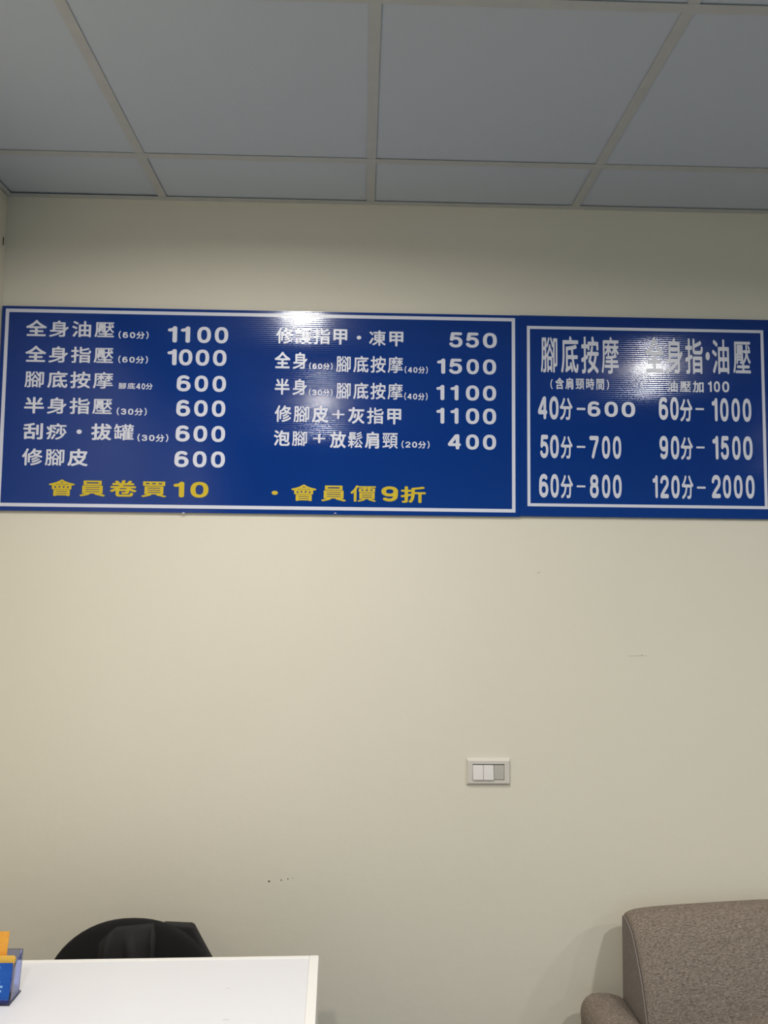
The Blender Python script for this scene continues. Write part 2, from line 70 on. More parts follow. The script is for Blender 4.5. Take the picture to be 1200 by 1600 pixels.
 '價': [[144,0,131,9,125,29,124,513,119,519,114,516,75,463,60,452,48,449,35,452,22,463,1,504,0,521,6,538,81,645,120,713,157,792,197,900,210,926,219,932,231,935,264,927,285,917,298,898,306,894,914,894,927,893,940,888,949,871,950,838,944,821,935,814,919,811,756,811,747,809,742,800,743,784,752,778,894,777,906,774,915,767,921,746,920,584,914,567,906,560,894,557,344,557,323,560,314,567,308,584,308,746,314,767,323,774,335,777,469,778,477,784,478,800,473,809,464,811,306,811,294,817,281,832,277,832,235,738,225,709,224,21,219,8,206,0],[306,4,288,17,272,42,272,63,281,75,389,112,435,131,452,142,449,146,439,148,352,149,339,154,331,167,329,504,331,517,339,529,360,536,873,536,889,534,902,526,908,504,906,167,898,154,885,149,798,148,787,146,784,142,935,76,944,67,949,54,948,42,940,29,906,6,894,3,881,4,798,45,685,92,676,100,671,113,672,125,681,142,679,146,552,148,543,146,541,142,549,121,546,100,539,92,519,79,481,60,389,23,323,4],[430,221,794,219,806,225,808,238,806,247,794,252,439,252,430,250,425,242,425,229],[430,325,794,323,806,329,808,342,806,351,794,356,439,356,430,354,425,346,425,334],[430,434,794,432,806,437,808,446,806,455,794,461,439,461,426,454,425,442],[405,634,473,634,479,646,477,697,464,702,405,700,400,692,400,671,400,642],[572,634,648,634,654,646,652,697,639,702,572,700,567,692,566,671,567,642],[747,634,819,634,825,646,823,697,810,702,747,700,742,692,741,671,742,642],[572,779,644,778,652,784,653,800,644,810,577,810,567,800,567,788]],
 '折': [[77,2,63,10,51,31,42,60,42,90,51,106,64,115,139,117,148,123,149,327,148,332,139,336,73,317,44,317,31,320,21,327,14,340,0,385,0,406,6,423,21,435,127,464,146,473,150,485,149,631,139,641,39,642,23,647,14,656,9,669,8,731,14,748,31,761,135,763,148,768,150,931,159,952,173,961,185,962,244,962,264,953,275,931,277,768,289,763,381,762,406,747,410,750,412,760,413,848,421,865,435,873,656,909,831,949,864,949,881,941,907,910,916,890,913,856,894,837,823,818,735,801,556,773,543,769,538,760,537,644,544,631,935,629,952,623,965,606,966,535,961,523,952,514,935,509,810,508,800,498,800,35,798,23,791,10,769,0,702,1,685,9,675,27,673,502,660,508,552,508,539,507,534,498,533,415,528,352,512,252,494,185,455,85,414,21,394,9,360,12,317,44,310,56,308,69,310,95,345,156,374,231,395,315,407,410,402,417,289,382,276,373,275,98,269,65,253,35,235,20,198,5,164,0],[277,515,285,510,360,529,385,527,406,514,410,517,410,654,406,657,381,642,289,642,277,636]],
 '甲': [[360,1,344,13,338,31,337,297,336,310,332,314,140,315,131,310,128,285,123,272,110,261,98,258,27,258,10,267,2,280,0,868,3,889,15,902,35,908,760,908,781,904,794,893,800,872,800,301,797,281,786,268,773,262,702,262,690,265,677,276,672,289,669,310,660,315,472,314,467,301,465,22,456,8,440,0],[135,439,331,439,337,451,336,543,323,549,135,548,131,543,129,531,129,451],[472,439,665,439,671,451,669,543,656,549,473,548,468,543,467,531,467,451],[135,672,331,672,337,685,336,781,323,787,135,785,131,781,129,768,129,685],[472,672,665,672,671,685,669,781,656,787,473,785,468,781,467,768,467,685]],
 '凍': [[548,0,534,10,529,22,529,222,527,234,523,236,423,137,360,88,277,38,260,33,227,35,215,45,190,77,188,105,200,122,281,167,353,218,392,251,442,305,440,314,431,316,306,317,290,330,287,360,290,685,298,694,310,699,519,700,527,705,529,714,529,743,519,753,252,756,238,772,238,830,244,844,260,853,523,855,529,864,529,926,535,940,552,949,615,949,627,944,637,930,638,864,644,855,910,853,923,848,931,838,932,772,919,756,648,753,639,747,637,718,639,705,648,700,865,699,877,694,885,685,887,655,885,330,877,321,865,316,727,316,716,314,713,310,727,287,794,220,840,184,929,126,937,114,937,89,927,67,902,41,890,37,856,39,823,59,754,114,644,228,640,226,638,214,635,14,619,0],[52,121,27,137,2,164,0,185,3,201,86,339,160,476,177,490,206,489,233,468,248,451,250,422,247,405,155,230,103,139,85,122],[397,410,523,409,529,418,527,455,515,462,398,460,393,455,392,443,392,418],[643,410,777,409,783,418,782,455,769,462,644,460,639,455,637,443,638,418],[397,555,523,555,529,564,527,601,515,607,398,606,393,601,392,589,392,564],[643,555,777,555,783,564,782,601,769,607,644,606,639,601,637,589,638,564],[165,650,152,658,121,697,15,801,15,835,52,872,85,873,103,864,140,832,217,755,235,730,237,701,231,687,194,651]],
 '泡': [[460,1,419,10,385,27,356,56,343,90,337,127,335,528,327,533,298,535,260,556,255,552,244,526,219,492,202,484,173,485,102,532,14,577,2,594,0,615,6,635,31,670,48,678,77,679,106,670,177,634,231,602,240,605,252,631,303,694,347,765,378,827,422,944,440,957,473,958,515,948,527,941,534,931,537,894,523,844,527,835,894,833,910,824,919,810,921,765,917,731,912,510,904,394,890,306,873,268,848,243,810,227,690,225,673,231,662,244,649,306,644,315,469,315,464,310,462,298,462,148,466,131,481,122,531,117,773,117,810,122,824,131,836,152,845,219,856,232,873,237,906,236,949,219,961,202,962,165,957,127,940,73,924,48,904,27,894,18,877,11,823,0],[85,18,51,40,35,56,29,73,32,106,120,265,185,398,206,415,240,415,265,399,286,377,291,360,288,327,203,148,140,31,131,22,119,17],[731,348,752,346,764,352,774,390,787,527,788,606,792,631,790,707,785,711,773,712,481,712,465,710,439,669,437,660,444,655,694,654,706,651,719,640,725,619,725,365,727,352],[468,435,598,435,604,448,602,532,590,537,468,535,463,527,462,506,463,448],[219,752,131,811,73,843,60,856,54,873,56,902,75,931,90,944,110,950,140,945,248,886,277,866,294,848,299,835,299,806,279,769,256,752]],
 '放': [[456,0,441,9,422,34,414,39,381,14,339,3,226,3,210,12,200,30,192,63,191,84,193,96,201,110,222,119,301,120,308,125,314,142,324,209,329,325,333,350,333,446,336,467,331,475,326,477,264,477,251,471,240,325,223,242,194,159,152,80,128,46,97,12,85,7,60,7,31,20,8,42,0,59,3,92,44,146,61,175,81,217,106,292,119,363,128,488,127,675,114,681,35,682,18,691,8,713,9,775,18,789,35,798,207,800,211,805,210,813,180,892,179,921,184,934,193,943,226,955,268,956,281,951,289,943,335,834,337,809,342,800,476,798,494,788,503,767,502,705,495,692,481,683,255,680,249,667,249,613,251,604,260,599,426,598,439,595,456,583,464,587,488,634,518,713,539,780,576,938,585,952,601,960,626,960,676,951,689,943,696,934,699,892,675,788,679,775,947,773,968,764,978,746,978,688,972,671,956,658,910,656,901,650,877,538,853,455,831,388,783,280,800,250,854,188,906,146,965,109,974,88,974,67,968,54,936,13,926,6,906,2,881,6,847,25,797,61,701,159,691,155,658,117,618,82,532,21,489,0],[446,125,460,129,493,150,547,190,606,249,628,280,627,296,597,367,560,474,551,473,528,438,514,427,497,423,460,428,455,425,449,221,441,142,442,130],[704,434,710,432,717,442,739,509,769,638,769,650,764,655,656,656,645,650,663,555,688,471]],
 '鬆': [[196,1,183,10,178,26,177,181,174,197,167,196,88,103,59,82,42,79,30,84,11,101,0,122,0,139,7,151,88,229,148,310,146,317,138,320,42,320,25,324,17,331,11,343,11,376,14,389,21,397,38,403,171,405,177,414,180,472,177,481,171,482,80,474,67,476,55,483,42,510,42,535,50,549,71,562,89,581,84,586,30,587,13,593,3,610,4,643,13,656,21,660,75,662,84,668,86,889,92,906,100,912,121,916,467,914,482,901,486,881,482,860,467,847,196,845,184,839,188,831,196,829,438,828,455,818,461,797,455,772,438,762,196,762,184,756,188,747,196,745,442,743,455,735,461,718,459,697,446,682,430,678,196,678,184,672,188,664,484,662,496,658,505,652,511,631,509,606,500,593,488,588,442,586,436,581,481,531,488,518,486,497,467,480,450,472,434,472,421,479,405,496,392,499,267,490,259,485,268,464,270,414,275,406,384,403,396,400,405,393,410,381,410,343,405,329,388,321,288,320,275,316,278,306,381,214,389,197,388,181,367,150,355,143,342,142,324,151,284,195,275,199,271,197,267,18,259,6,246,0],[817,5,804,14,784,51,775,59,659,49,467,25,446,25,434,30,427,39,416,76,416,93,424,110,469,151,525,225,592,331,605,339,625,340,667,318,673,306,672,289,630,222,570,143,564,131,571,126,720,139,722,147,689,193,688,214,696,227,721,239,738,241,750,237,773,218,818,160,851,110,880,56,880,39,868,22,834,5],[417,226,403,235,383,256,378,268,379,281,388,295,459,367,493,414,521,464,550,481,532,493,514,522,512,539,521,556,634,584,700,605,763,632,834,677,863,677,889,664,898,643,889,622,871,605,821,573,771,548,700,520,557,481,555,476,592,460,601,447,601,431,587,401,547,339,494,272,455,234,434,225],[859,230,830,247,796,274,733,347,696,406,679,439,679,460,688,472,721,486,734,486,747,481,791,414,819,381,859,341,913,301,919,285,910,264,884,235,871,229],[200,560,225,558,296,562,325,567,331,576,330,581,321,586,225,587,213,582,203,572,198,564],[563,634,550,643,532,672,535,693,546,704,675,742,725,763,805,806,834,806,859,793,866,785,867,764,855,747,817,723,755,692,696,667,621,642,588,633],[555,764,538,776,520,806,523,822,538,836,675,884,775,935,796,933,825,918,832,910,835,893,830,880,767,842,634,784,571,763]],
 '肩': [[260,1,243,14,237,35,237,531,238,543,248,557,260,564,273,566,831,566,856,565,874,556,881,543,883,531,883,93,874,56,854,31,835,19,814,12,731,4,660,4,648,9,639,17,621,68,621,93,627,106,635,114,648,119,752,122,756,126,758,143,758,160,752,168,377,170,368,168,363,160,362,31,356,14,348,5,335,0],[56,47,9,76,0,93,0,118,5,135,40,206,61,268,87,381,100,493,100,539,104,564,104,843,113,864,127,873,139,874,410,875,416,881,406,901,404,918,405,939,410,951,427,964,460,977,477,978,494,977,510,966,540,926,568,881,577,875,827,874,839,873,852,865,862,843,862,618,856,597,844,586,823,582,248,583,235,581,231,577,226,535,220,422,207,335,179,214,151,135,110,59,102,51,89,46],[368,276,744,274,756,281,758,306,752,318,744,320,377,320,368,318,363,310,363,285],[368,422,744,420,756,426,758,443,756,452,744,458,377,458,368,456,363,447,363,431],[235,697,731,696,741,706,741,751,735,760,723,762,239,761,231,756,229,747,229,706]],
 '頸': [[443,0,429,9,405,34,400,50,406,67,518,133,560,165,571,180,564,185,506,188,493,196,488,209,488,713,493,726,510,735,627,737,633,746,640,796,631,802,489,802,464,809,439,799,393,797,386,792,423,775,431,763,432,750,421,725,365,630,362,613,444,484,445,463,439,450,407,430,410,425,439,422,452,413,458,396,457,355,448,338,435,332,284,330,279,317,279,192,284,184,293,182,435,206,456,205,468,196,474,184,474,146,468,129,443,116,31,45,18,50,9,67,0,113,3,125,10,134,35,143,160,161,177,171,179,317,177,326,168,331,39,332,26,338,18,350,17,400,26,417,43,423,97,425,105,430,89,441,82,450,40,538,3,600,0,613,3,625,71,771,81,784,93,792,85,797,31,798,14,805,7,813,4,825,4,863,7,875,18,886,35,890,431,890,456,884,489,894,906,894,927,891,935,884,941,867,941,825,931,809,910,802,752,801,742,792,730,746,734,738,743,736,889,735,902,730,910,717,911,209,906,196,893,188,814,185,805,180,889,114,933,75,944,59,942,38,928,21,906,6,889,3,877,6,852,24,739,121,734,134,736,150,743,160,766,175,769,180,766,184,631,185,621,184,619,180,645,159,653,142,650,125,637,109,577,62,527,31,464,0],[584,271,806,270,816,280,816,334,811,342,802,344,589,344,581,338,579,330,579,280],[127,425,222,423,239,425,243,430,224,446,188,521,142,596,137,617,141,634,169,684,211,771,222,782,239,786,256,786,277,776,284,767,287,755,282,734,222,617,275,525,299,475,298,463,290,450,257,430,260,425,268,424,327,423,381,424,389,425,393,430,372,446,323,534,282,592,275,613,280,638,357,775,376,792,372,796,139,798,106,796,102,792,136,780,146,767,149,755,144,738,86,617,157,475,157,463,152,450,123,430],[584,425,806,424,816,434,816,488,811,496,802,498,589,498,581,493,579,484,579,434],[584,580,806,578,816,588,816,638,811,646,802,648,589,648,581,643,579,634,579,588]],
 '灰': [[273,2,254,14,228,52,225,81,231,98,244,111,335,160,358,177,423,244,475,335,507,452,525,598,525,656,534,710,527,716,498,716,364,716,348,710,328,598,302,485,269,381,232,298,211,256,165,181,120,127,94,106,64,105,46,114,6,156,0,173,2,198,9,210,56,263,90,314,144,423,182,539,203,631,215,706,211,714,202,716,52,716,31,722,22,731,17,748,17,806,23,823,35,834,48,837,227,839,231,844,237,864,245,944,260,959,281,962,335,962,356,952,364,944,370,931,371,914,364,848,368,839,373,838,881,837,902,831,911,823,916,810,916,748,911,731,898,720,881,716,652,714,649,710,654,689,654,619,637,444,656,395,660,389,664,390,670,423,715,502,753,581,764,594,781,600,806,598,844,582,857,569,862,552,859,519,798,406,766,356,748,346,723,346,706,351,673,370,672,364,701,310,760,233,809,185,864,143,914,115,923,107,928,94,928,69,914,43,894,17,873,8,844,10,798,35,742,77,675,144,635,193,595,252,585,259,577,250,544,189,499,131,444,79,377,35,314,5,298,0],[360,326,326,339,313,348,305,364,305,389,336,469,366,573,373,582,385,590,414,591,448,580,465,564,470,548,470,510,446,419,415,339,406,331,394,325]],
 '分': [[69,2,52,14,27,52,25,81,31,98,48,113,123,147,194,197,245,256,286,331,311,415,317,452,315,458,306,462,160,463,148,468,127,486,98,468,60,468,48,475,6,515,0,540,6,565,104,656,158,723,205,794,241,860,268,923,281,934,298,937,327,936,360,927,377,919,390,902,391,873,378,840,338,760,274,656,230,598,227,590,230,585,731,585,734,590,732,598,689,652,614,765,580,823,559,869,560,902,573,919,615,937,644,937,660,932,673,919,701,865,730,819,794,730,846,669,931,587,941,565,941,540,936,527,902,488,890,478,877,475,852,477,840,484,815,507,806,506,796,323,783,185,765,102,744,56,706,20,681,10,656,5,490,4,473,10,460,23,446,69,446,90,449,110,460,123,481,129,610,125,627,131,635,140,648,181,658,231,675,448,673,457,660,462,465,462,456,460,450,452,436,377,403,277,361,194,304,123,206,45,115,3,98,0]],
 '含': [[151,2,134,14,129,35,129,352,130,364,138,377,151,386,164,387,501,388,511,394,537,419,570,460,568,464,556,466,160,468,147,476,139,489,136,548,131,555,72,537,51,539,33,552,5,589,0,602,0,631,10,649,26,659,89,682,172,722,268,780,351,846,401,896,447,953,460,961,476,962,501,961,547,937,557,919,556,885,560,875,585,850,672,784,751,736,806,709,922,665,944,652,953,631,953,610,947,597,910,551,897,546,868,546,789,576,656,647,564,713,508,760,485,786,476,788,471,785,441,752,443,747,522,698,583,652,594,631,593,594,596,589,726,587,764,569,779,552,782,523,777,506,683,394,685,389,693,388,793,387,810,378,818,364,820,35,818,23,810,9,789,0,714,2,697,14,689,40,676,46,272,46,260,44,256,40,248,14,231,2],[259,164,681,163,690,173,690,260,685,269,676,271,264,270,256,265,254,256,254,177],[212,589,439,587,455,589,457,594,440,610,376,655,369,664,364,684,360,687,214,598,210,594]],
 '時': [[573,1,556,15,546,48,547,81,555,94,569,100,669,101,681,105,686,110,687,344,685,353,677,358,477,358,460,356,457,352,529,273,585,190,587,165,583,152,569,139,540,123,506,122,494,129,440,210,388,273,384,285,386,319,397,331,430,352,423,357,394,358,335,358,323,352,321,219,316,206,306,198,115,195,105,185,103,131,94,117,81,113,23,113,15,115,5,123,0,144,0,856,2,873,10,883,19,887,44,887,294,887,310,883,319,873,321,860,321,648,326,640,335,638,540,638,552,643,554,719,549,731,360,736,347,752,346,810,355,827,369,833,548,835,554,848,555,931,560,941,569,948,640,950,656,941,662,927,663,844,669,835,856,833,865,831,874,823,879,810,879,756,877,748,869,738,852,733,669,732,663,719,663,652,665,643,673,638,894,637,906,635,915,629,921,615,921,565,919,552,912,544,898,538,806,537,798,531,796,519,796,469,801,460,890,458,898,456,908,448,912,431,910,373,904,365,894,359,810,358,798,352,796,90,790,56,777,34,748,14,719,5,681,0],[110,298,202,296,215,302,217,477,210,490,119,492,106,485,104,315,106,302],[326,460,677,459,687,469,687,527,682,535,673,537,331,537,323,532,321,523,321,473],[110,598,202,596,215,602,217,769,210,782,119,783,106,777,104,615,106,602]],
 '間': [[19,0,5,10,0,26,2,897,15,909,27,912,385,909,398,897,400,885,398,551,390,542,377,537,127,537,115,535,110,531,107,18,102,8,90,0],[631,0,615,14,602,55,598,89,590,94,335,94,327,89,323,55,310,43,248,41,231,50,225,68,226,472,235,486,252,491,602,491,619,486,627,476,629,464,631,118,644,112,744,114,748,118,750,130,748,526,735,532,477,533,469,535,459,543,454,560,454,889,460,903,477,911,844,911,858,901,862,885,862,114,857,68,844,43,829,26,815,17,790,9,756,4],[331,189,515,187,524,197,524,239,519,247,510,249,335,249,327,243,325,235,325,197],[331,343,515,341,524,351,524,389,519,397,510,399,335,399,327,393,325,385,325,351],[114,626,285,625,295,635,295,672,290,680,281,682,119,682,110,677,108,668,109,635],[564,626,740,625,749,635,749,672,744,680,735,682,569,682,560,677,558,668,559,635],[114,772,285,770,295,780,295,810,290,818,281,820,119,819,109,810,109,780],[564,772,740,770,749,780,749,810,744,818,735,820,569,819,559,810,559,780]],
 '加': [[56,1,26,21,5,43,0,56,0,85,6,98,44,147,82,222,114,326,136,443,149,568,149,631,147,639,139,645,47,645,26,654,16,676,17,743,25,760,43,769,148,772,153,781,158,914,163,931,172,939,185,944,251,944,269,935,278,918,279,785,284,772,468,770,485,764,498,747,499,531,495,497,495,376,491,356,487,218,478,139,469,97,450,56,435,37,414,21,381,9,331,3,285,4,247,8,229,18,218,39,212,89,218,115,226,123,239,128,326,129,339,132,349,151,361,235,366,343,370,364,374,597,378,635,368,645,285,645,275,635,270,531,257,410,235,293,202,181,154,81,106,13,97,5,85,0],[556,5,538,18,533,39,533,793,536,814,547,827,564,832,885,833,906,829,918,818,924,797,924,51,921,31,910,18,897,13,826,13,813,18,803,31,799,68,793,77,668,78,655,72,652,26,639,9,622,4],[659,201,785,199,794,201,799,210,799,693,798,706,789,711,668,712,659,710,654,701,653,218,655,206]],
 '護': [[385,1,372,10,352,47,351,64,360,76,381,86,423,93,510,113,544,125,551,131,548,139,517,164,477,204,461,231,398,233,385,239,377,251,375,285,381,301,394,310,419,313,425,318,423,518,414,519,394,508,373,511,360,521,339,552,331,557,306,554,56,555,44,564,38,576,38,614,43,631,55,639,69,641,319,640,335,631,341,618,344,593,352,592,387,631,415,672,460,764,473,773,494,776,499,785,498,789,489,795,381,795,364,799,356,806,350,818,350,851,353,864,360,872,377,878,494,880,499,889,502,923,510,935,519,939,564,941,581,935,591,918,593,885,602,879,706,880,712,889,714,922,722,935,735,940,773,941,786,939,798,931,803,918,804,889,810,880,914,878,931,872,941,856,941,822,935,806,923,797,810,793,806,789,803,764,798,751,785,743,769,741,735,742,722,747,714,760,712,785,706,793,602,795,593,789,591,764,585,751,573,743,544,737,529,706,531,698,539,695,619,697,621,706,606,735,606,751,619,767,652,778,664,775,677,766,715,706,727,696,881,695,898,689,907,672,908,647,902,631,894,624,877,620,748,620,739,618,734,610,735,605,744,600,860,599,873,596,881,589,887,576,887,551,881,539,873,532,856,529,744,528,735,523,734,514,739,506,748,504,869,501,881,493,886,485,887,464,884,451,877,443,860,437,744,436,735,431,734,418,739,410,748,408,910,406,923,397,928,385,928,356,923,343,911,335,898,333,527,333,518,331,512,322,515,314,527,312,835,312,869,298,877,289,882,276,881,264,875,251,833,197,759,131,767,122,810,109,927,83,935,76,941,64,936,43,910,8,898,1,885,0,764,30,652,73,569,41,519,26,406,0],[56,14,43,22,37,43,37,343,43,364,55,372,69,374,314,374,335,368,344,356,346,343,346,85,340,68,319,58,139,57,131,51,125,26,114,15,98,12],[135,147,239,145,252,151,254,272,248,285,144,287,131,281,129,160],[652,172,664,175,719,209,732,222,731,231,579,231,577,226,579,222,594,208],[518,410,631,408,640,414,641,426,636,435,627,437,523,436,513,426,514,414],[56,426,47,431,39,443,38,481,44,497,60,507,314,507,331,501,341,485,340,443,331,431,319,425],[518,506,631,504,639,509,641,518,636,526,627,528,523,528,513,518],[518,601,627,599,636,601,640,610,636,618,627,620,527,620,514,614,514,606],[19,689,6,697,0,714,2,751,14,767,31,770,164,770,177,776,171,797,127,874,121,893,122,906,131,919,164,936,185,935,198,926,240,860,259,822,260,801,252,789,236,776,238,772,356,769,373,760,378,747,377,706,369,693,356,688]],
 '0': [[283,3,250,10,212,23,179,40,150,60,121,87,96,116,71,155,52,191,24,270,6,366,0,479,1,562,6,624,19,708,45,791,81,862,103,891,129,920,179,959,209,974,246,988,279,995,312,999,383,997,417,992,458,980,492,964,521,945,550,920,575,894,601,858,622,820,641,774,654,733,666,683,674,629,680,504,675,379,659,283,633,204,618,170,596,133,554,82,529,60,496,37,467,23,437,12,408,5,371,1,317,0],[312,191,354,190,383,194,408,207,430,229,451,262,469,308,480,358,487,420,490,504,487,587,479,649,465,704,444,749,421,781,392,801,358,809,321,809,292,803,267,788,246,765,227,733,211,691,200,641,193,583,190,499,193,416,200,358,212,304,231,258,254,223,279,202]],
 '1': [[275,3,250,14,228,33,212,58,206,83,204,684,200,689,192,689,100,670,79,671,58,677,35,691,16,712,4,737,0,766,3,787,10,808,21,825,37,840,67,855,182,883,188,891,219,954,233,972,250,985,267,994,283,998,304,1000,337,992,367,972,385,946,394,912,395,91,392,71,383,50,372,33,358,20,342,10,321,2,296,0]],
 '2': [[70,3,45,14,22,33,7,58,0,83,0,108,6,129,47,208,64,229,232,398,430,567,484,637,488,658,489,696,484,725,474,750,459,771,437,789,411,800,378,808,337,810,299,807,253,795,234,783,219,771,200,742,181,683,170,666,153,651,137,641,116,634,95,633,74,635,53,643,32,658,16,679,5,704,3,725,4,746,14,787,27,821,57,873,99,919,153,957,212,982,245,991,287,997,362,1000,437,990,499,970,549,942,591,908,626,867,651,821,670,767,678,708,678,646,668,587,659,558,651,542,570,437,366,262,302,196,305,192,316,190,582,190,616,184,632,177,649,164,662,150,671,133,677,117,679,96,677,75,672,58,660,37,641,19,616,6,591,0,99,0]],
 '3': [[263,3,205,15,163,31,113,59,78,87,42,129,17,170,2,212,0,233,3,254,16,283,38,306,67,321,101,324,130,318,154,304,173,283,193,245,209,225,234,208,263,197,317,190,380,194,422,209,451,232,463,249,470,266,476,312,472,358,464,379,452,395,426,418,392,432,288,435,253,445,234,458,217,479,205,504,202,529,205,554,216,579,230,597,251,613,284,623,380,627,404,637,422,649,436,666,444,687,446,720,442,749,434,766,422,780,405,792,384,801,334,809,272,806,238,797,213,782,199,766,178,729,155,708,126,695,92,693,59,704,42,715,29,729,12,762,10,799,15,820,26,845,52,887,88,925,138,959,184,979,238,993,301,999,376,996,413,989,459,976,497,958,526,940,551,920,578,891,603,854,619,820,630,783,635,749,634,674,630,645,620,612,607,583,584,545,583,537,623,483,639,454,651,420,665,354,665,274,651,208,638,174,623,145,602,116,580,92,538,58,488,30,422,9,351,0]],
 '4': [[475,3,454,12,436,25,421,41,411,62,405,87,405,200,401,212,387,215,96,215,62,221,46,229,29,241,8,271,1,300,0,362,4,387,16,412,346,944,365,962,387,974,479,997,504,1000,533,994,559,979,579,957,592,929,595,900,595,412,600,405,637,389,658,370,674,341,680,308,675,279,658,250,637,231,600,215,596,209,594,83,589,62,578,41,558,20,533,6,504,0],[241,408,250,405,283,405,392,405,402,408,405,421,405,641,404,660,400,667,387,652,249,429,242,416]],
 '5': [[260,4,202,17,147,40,106,66,64,105,34,146,5,204,1,221,0,242,9,275,27,300,52,318,81,328,114,327,139,318,160,303,173,287,193,250,205,233,223,217,243,204,272,194,306,190,343,191,377,197,402,207,422,222,440,242,454,267,463,296,468,329,469,371,464,408,451,450,427,483,397,504,356,517,297,519,252,509,222,493,177,451,159,442,139,436,114,435,89,442,64,456,47,475,33,504,29,537,79,933,89,956,106,975,131,992,156,999,539,1000,572,995,593,986,614,969,628,950,637,925,639,900,634,875,622,851,606,833,581,817,552,810,260,809,256,807,252,800,242,712,243,708,252,705,318,710,364,708,402,702,439,692,481,675,522,651,554,625,581,597,603,567,627,521,643,479,652,437,659,375,658,325,652,271,640,221,614,162,587,121,543,75,493,41,447,20,389,5,318,0]],
 '6': [[279,3,237,11,191,26,154,45,116,70,87,97,57,133,37,166,22,200,7,254,0,321,5,554,18,716,35,783,65,846,104,898,150,939,204,971,266,991,329,999,404,996,458,985,504,967,550,939,587,907,605,883,615,854,614,821,603,791,587,771,566,755,541,746,516,744,496,747,479,754,429,791,396,805,371,809,337,809,291,801,271,791,254,779,227,746,215,721,207,696,206,654,212,651,258,663,312,669,358,669,412,664,454,655,500,638,533,621,562,600,596,569,619,541,642,504,660,462,671,421,678,371,680,329,676,275,660,208,635,154,599,104,550,60,491,28,425,8,354,0],[309,191,371,191,396,196,420,204,437,214,455,229,469,246,479,266,487,296,489,329,488,366,482,396,471,421,455,441,434,458,412,469,383,476,346,480,304,478,275,471,250,460,229,445,211,425,199,400,192,366,190,321,195,283,206,254,224,229,246,211,275,198]],
 '7': [[233,4,217,10,200,21,176,50,166,83,169,120,313,487,469,804,466,808,454,810,96,810,67,814,50,821,33,833,18,850,8,866,2,883,0,904,2,925,7,941,19,962,37,980,62,994,87,999,583,1000,621,992,642,981,658,965,671,945,678,920,679,895,671,808,664,766,487,412,343,50,324,25,296,7,267,0]],
 '8': [[279,3,225,14,187,26,150,45,112,70,79,101,53,133,33,167,15,212,4,258,0,299,1,349,8,403,20,443,36,478,54,508,87,549,53,608,38,649,30,708,33,770,48,828,69,870,102,912,150,950,204,977,262,993,329,999,400,996,437,989,482,974,516,958,545,940,573,916,600,886,620,852,633,824,643,791,648,758,649,720,647,683,642,653,631,620,620,595,593,549,636,491,651,462,664,428,673,395,678,358,679,316,677,274,663,208,650,174,634,145,595,95,545,54,512,35,483,23,425,7,366,0],[307,191,366,191,416,201,437,211,454,223,467,237,477,253,484,274,489,299,489,337,484,366,476,387,465,403,450,419,429,432,400,443,366,448,325,449,287,445,262,437,237,425,217,408,203,387,192,353,190,316,194,278,204,251,220,228,245,209,275,197],[309,641,354,640,391,644,420,655,442,670,456,695,459,728,454,760,437,783,418,795,395,803,366,808,333,809,300,806,275,801,254,791,237,778,225,758,220,737,221,703,228,683,241,667,258,655,283,646]],
 '9': [[271,4,216,16,171,35,129,61,89,96,72,121,64,150,65,179,76,208,91,228,112,244,137,253,162,256,183,252,200,246,250,208,283,195,308,191,341,190,387,198,421,216,437,232,450,250,463,275,471,300,475,344,471,348,466,348,416,336,362,330,312,330,275,334,229,344,191,356,154,375,116,400,87,427,55,466,36,500,20,537,8,579,2,616,0,679,3,721,9,754,19,791,35,829,49,854,88,904,137,944,191,973,254,992,321,999,371,999,408,995,450,986,491,972,529,953,562,930,596,899,619,871,642,833,660,791,675,733,680,666,675,446,662,283,644,216,614,154,575,100,527,58,475,28,412,8,346,0],[318,521,379,522,404,528,425,536,441,547,459,562,473,583,482,604,488,633,489,671,487,704,479,733,466,757,450,776,429,791,404,801,371,808,329,809,296,806,266,798,244,787,224,771,208,750,198,725,191,687,191,641,197,608,209,579,229,554,254,537,283,526]],
 '+': [[475,3,454,13,436,29,422,49,416,70,415,399,412,411,400,414,87,414,66,417,38,429,16,449,4,474,0,504,5,529,19,554,41,572,66,582,87,584,400,584,412,587,415,599,415,912,417,933,429,961,449,983,475,996,504,999,529,994,554,980,573,958,583,933,585,912,585,599,587,587,600,584,912,584,933,582,961,570,983,550,996,524,999,495,994,470,980,445,958,426,933,417,912,414,600,414,588,412,585,399,585,87,582,62,567,33,541,11,508,0]],
 '-': [[32,3,16,12,6,25,0,42,0,58,6,75,16,87,32,97,49,100,949,100,966,97,982,87,994,71,999,54,996,33,986,17,970,5,949,0,57,0]],
 '·': [[162,4,125,15,92,32,59,58,35,87,16,121,4,158,0,196,4,237,15,275,32,308,58,341,87,365,121,384,158,395,196,400,237,396,275,386,311,367,342,342,367,312,385,279,396,242,401,204,397,162,385,121,367,88,342,58,312,34,279,16,242,4,204,0]],
 '(': [[174,0,149,13,119,55,77,138,49,213,28,288,11,380,2,475,0,559,4,642,15,730,36,825,60,905,94,984,138,1059,157,1078,170,1083,186,1085,210,1080,228,1065,238,1046,239,1021,234,1005,203,955,178,903,145,808,129,742,119,680,110,559,111,488,117,417,128,346,143,284,177,184,203,130,234,80,240,59,237,34,222,13,199,0]],
 ')': [[45,0,24,9,10,22,0,43,0,64,6,80,36,130,61,182,96,280,110,343,121,410,129,530,128,601,122,672,111,739,96,805,61,904,36,955,6,1005,0,1022,1,1047,11,1066,29,1080,53,1086,70,1084,86,1076,98,1064,112,1043,151,972,188,880,210,801,226,718,237,614,239,526,235,443,224,355,204,260,178,177,141,93,98,22,86,10,74,3,61,0]],
}
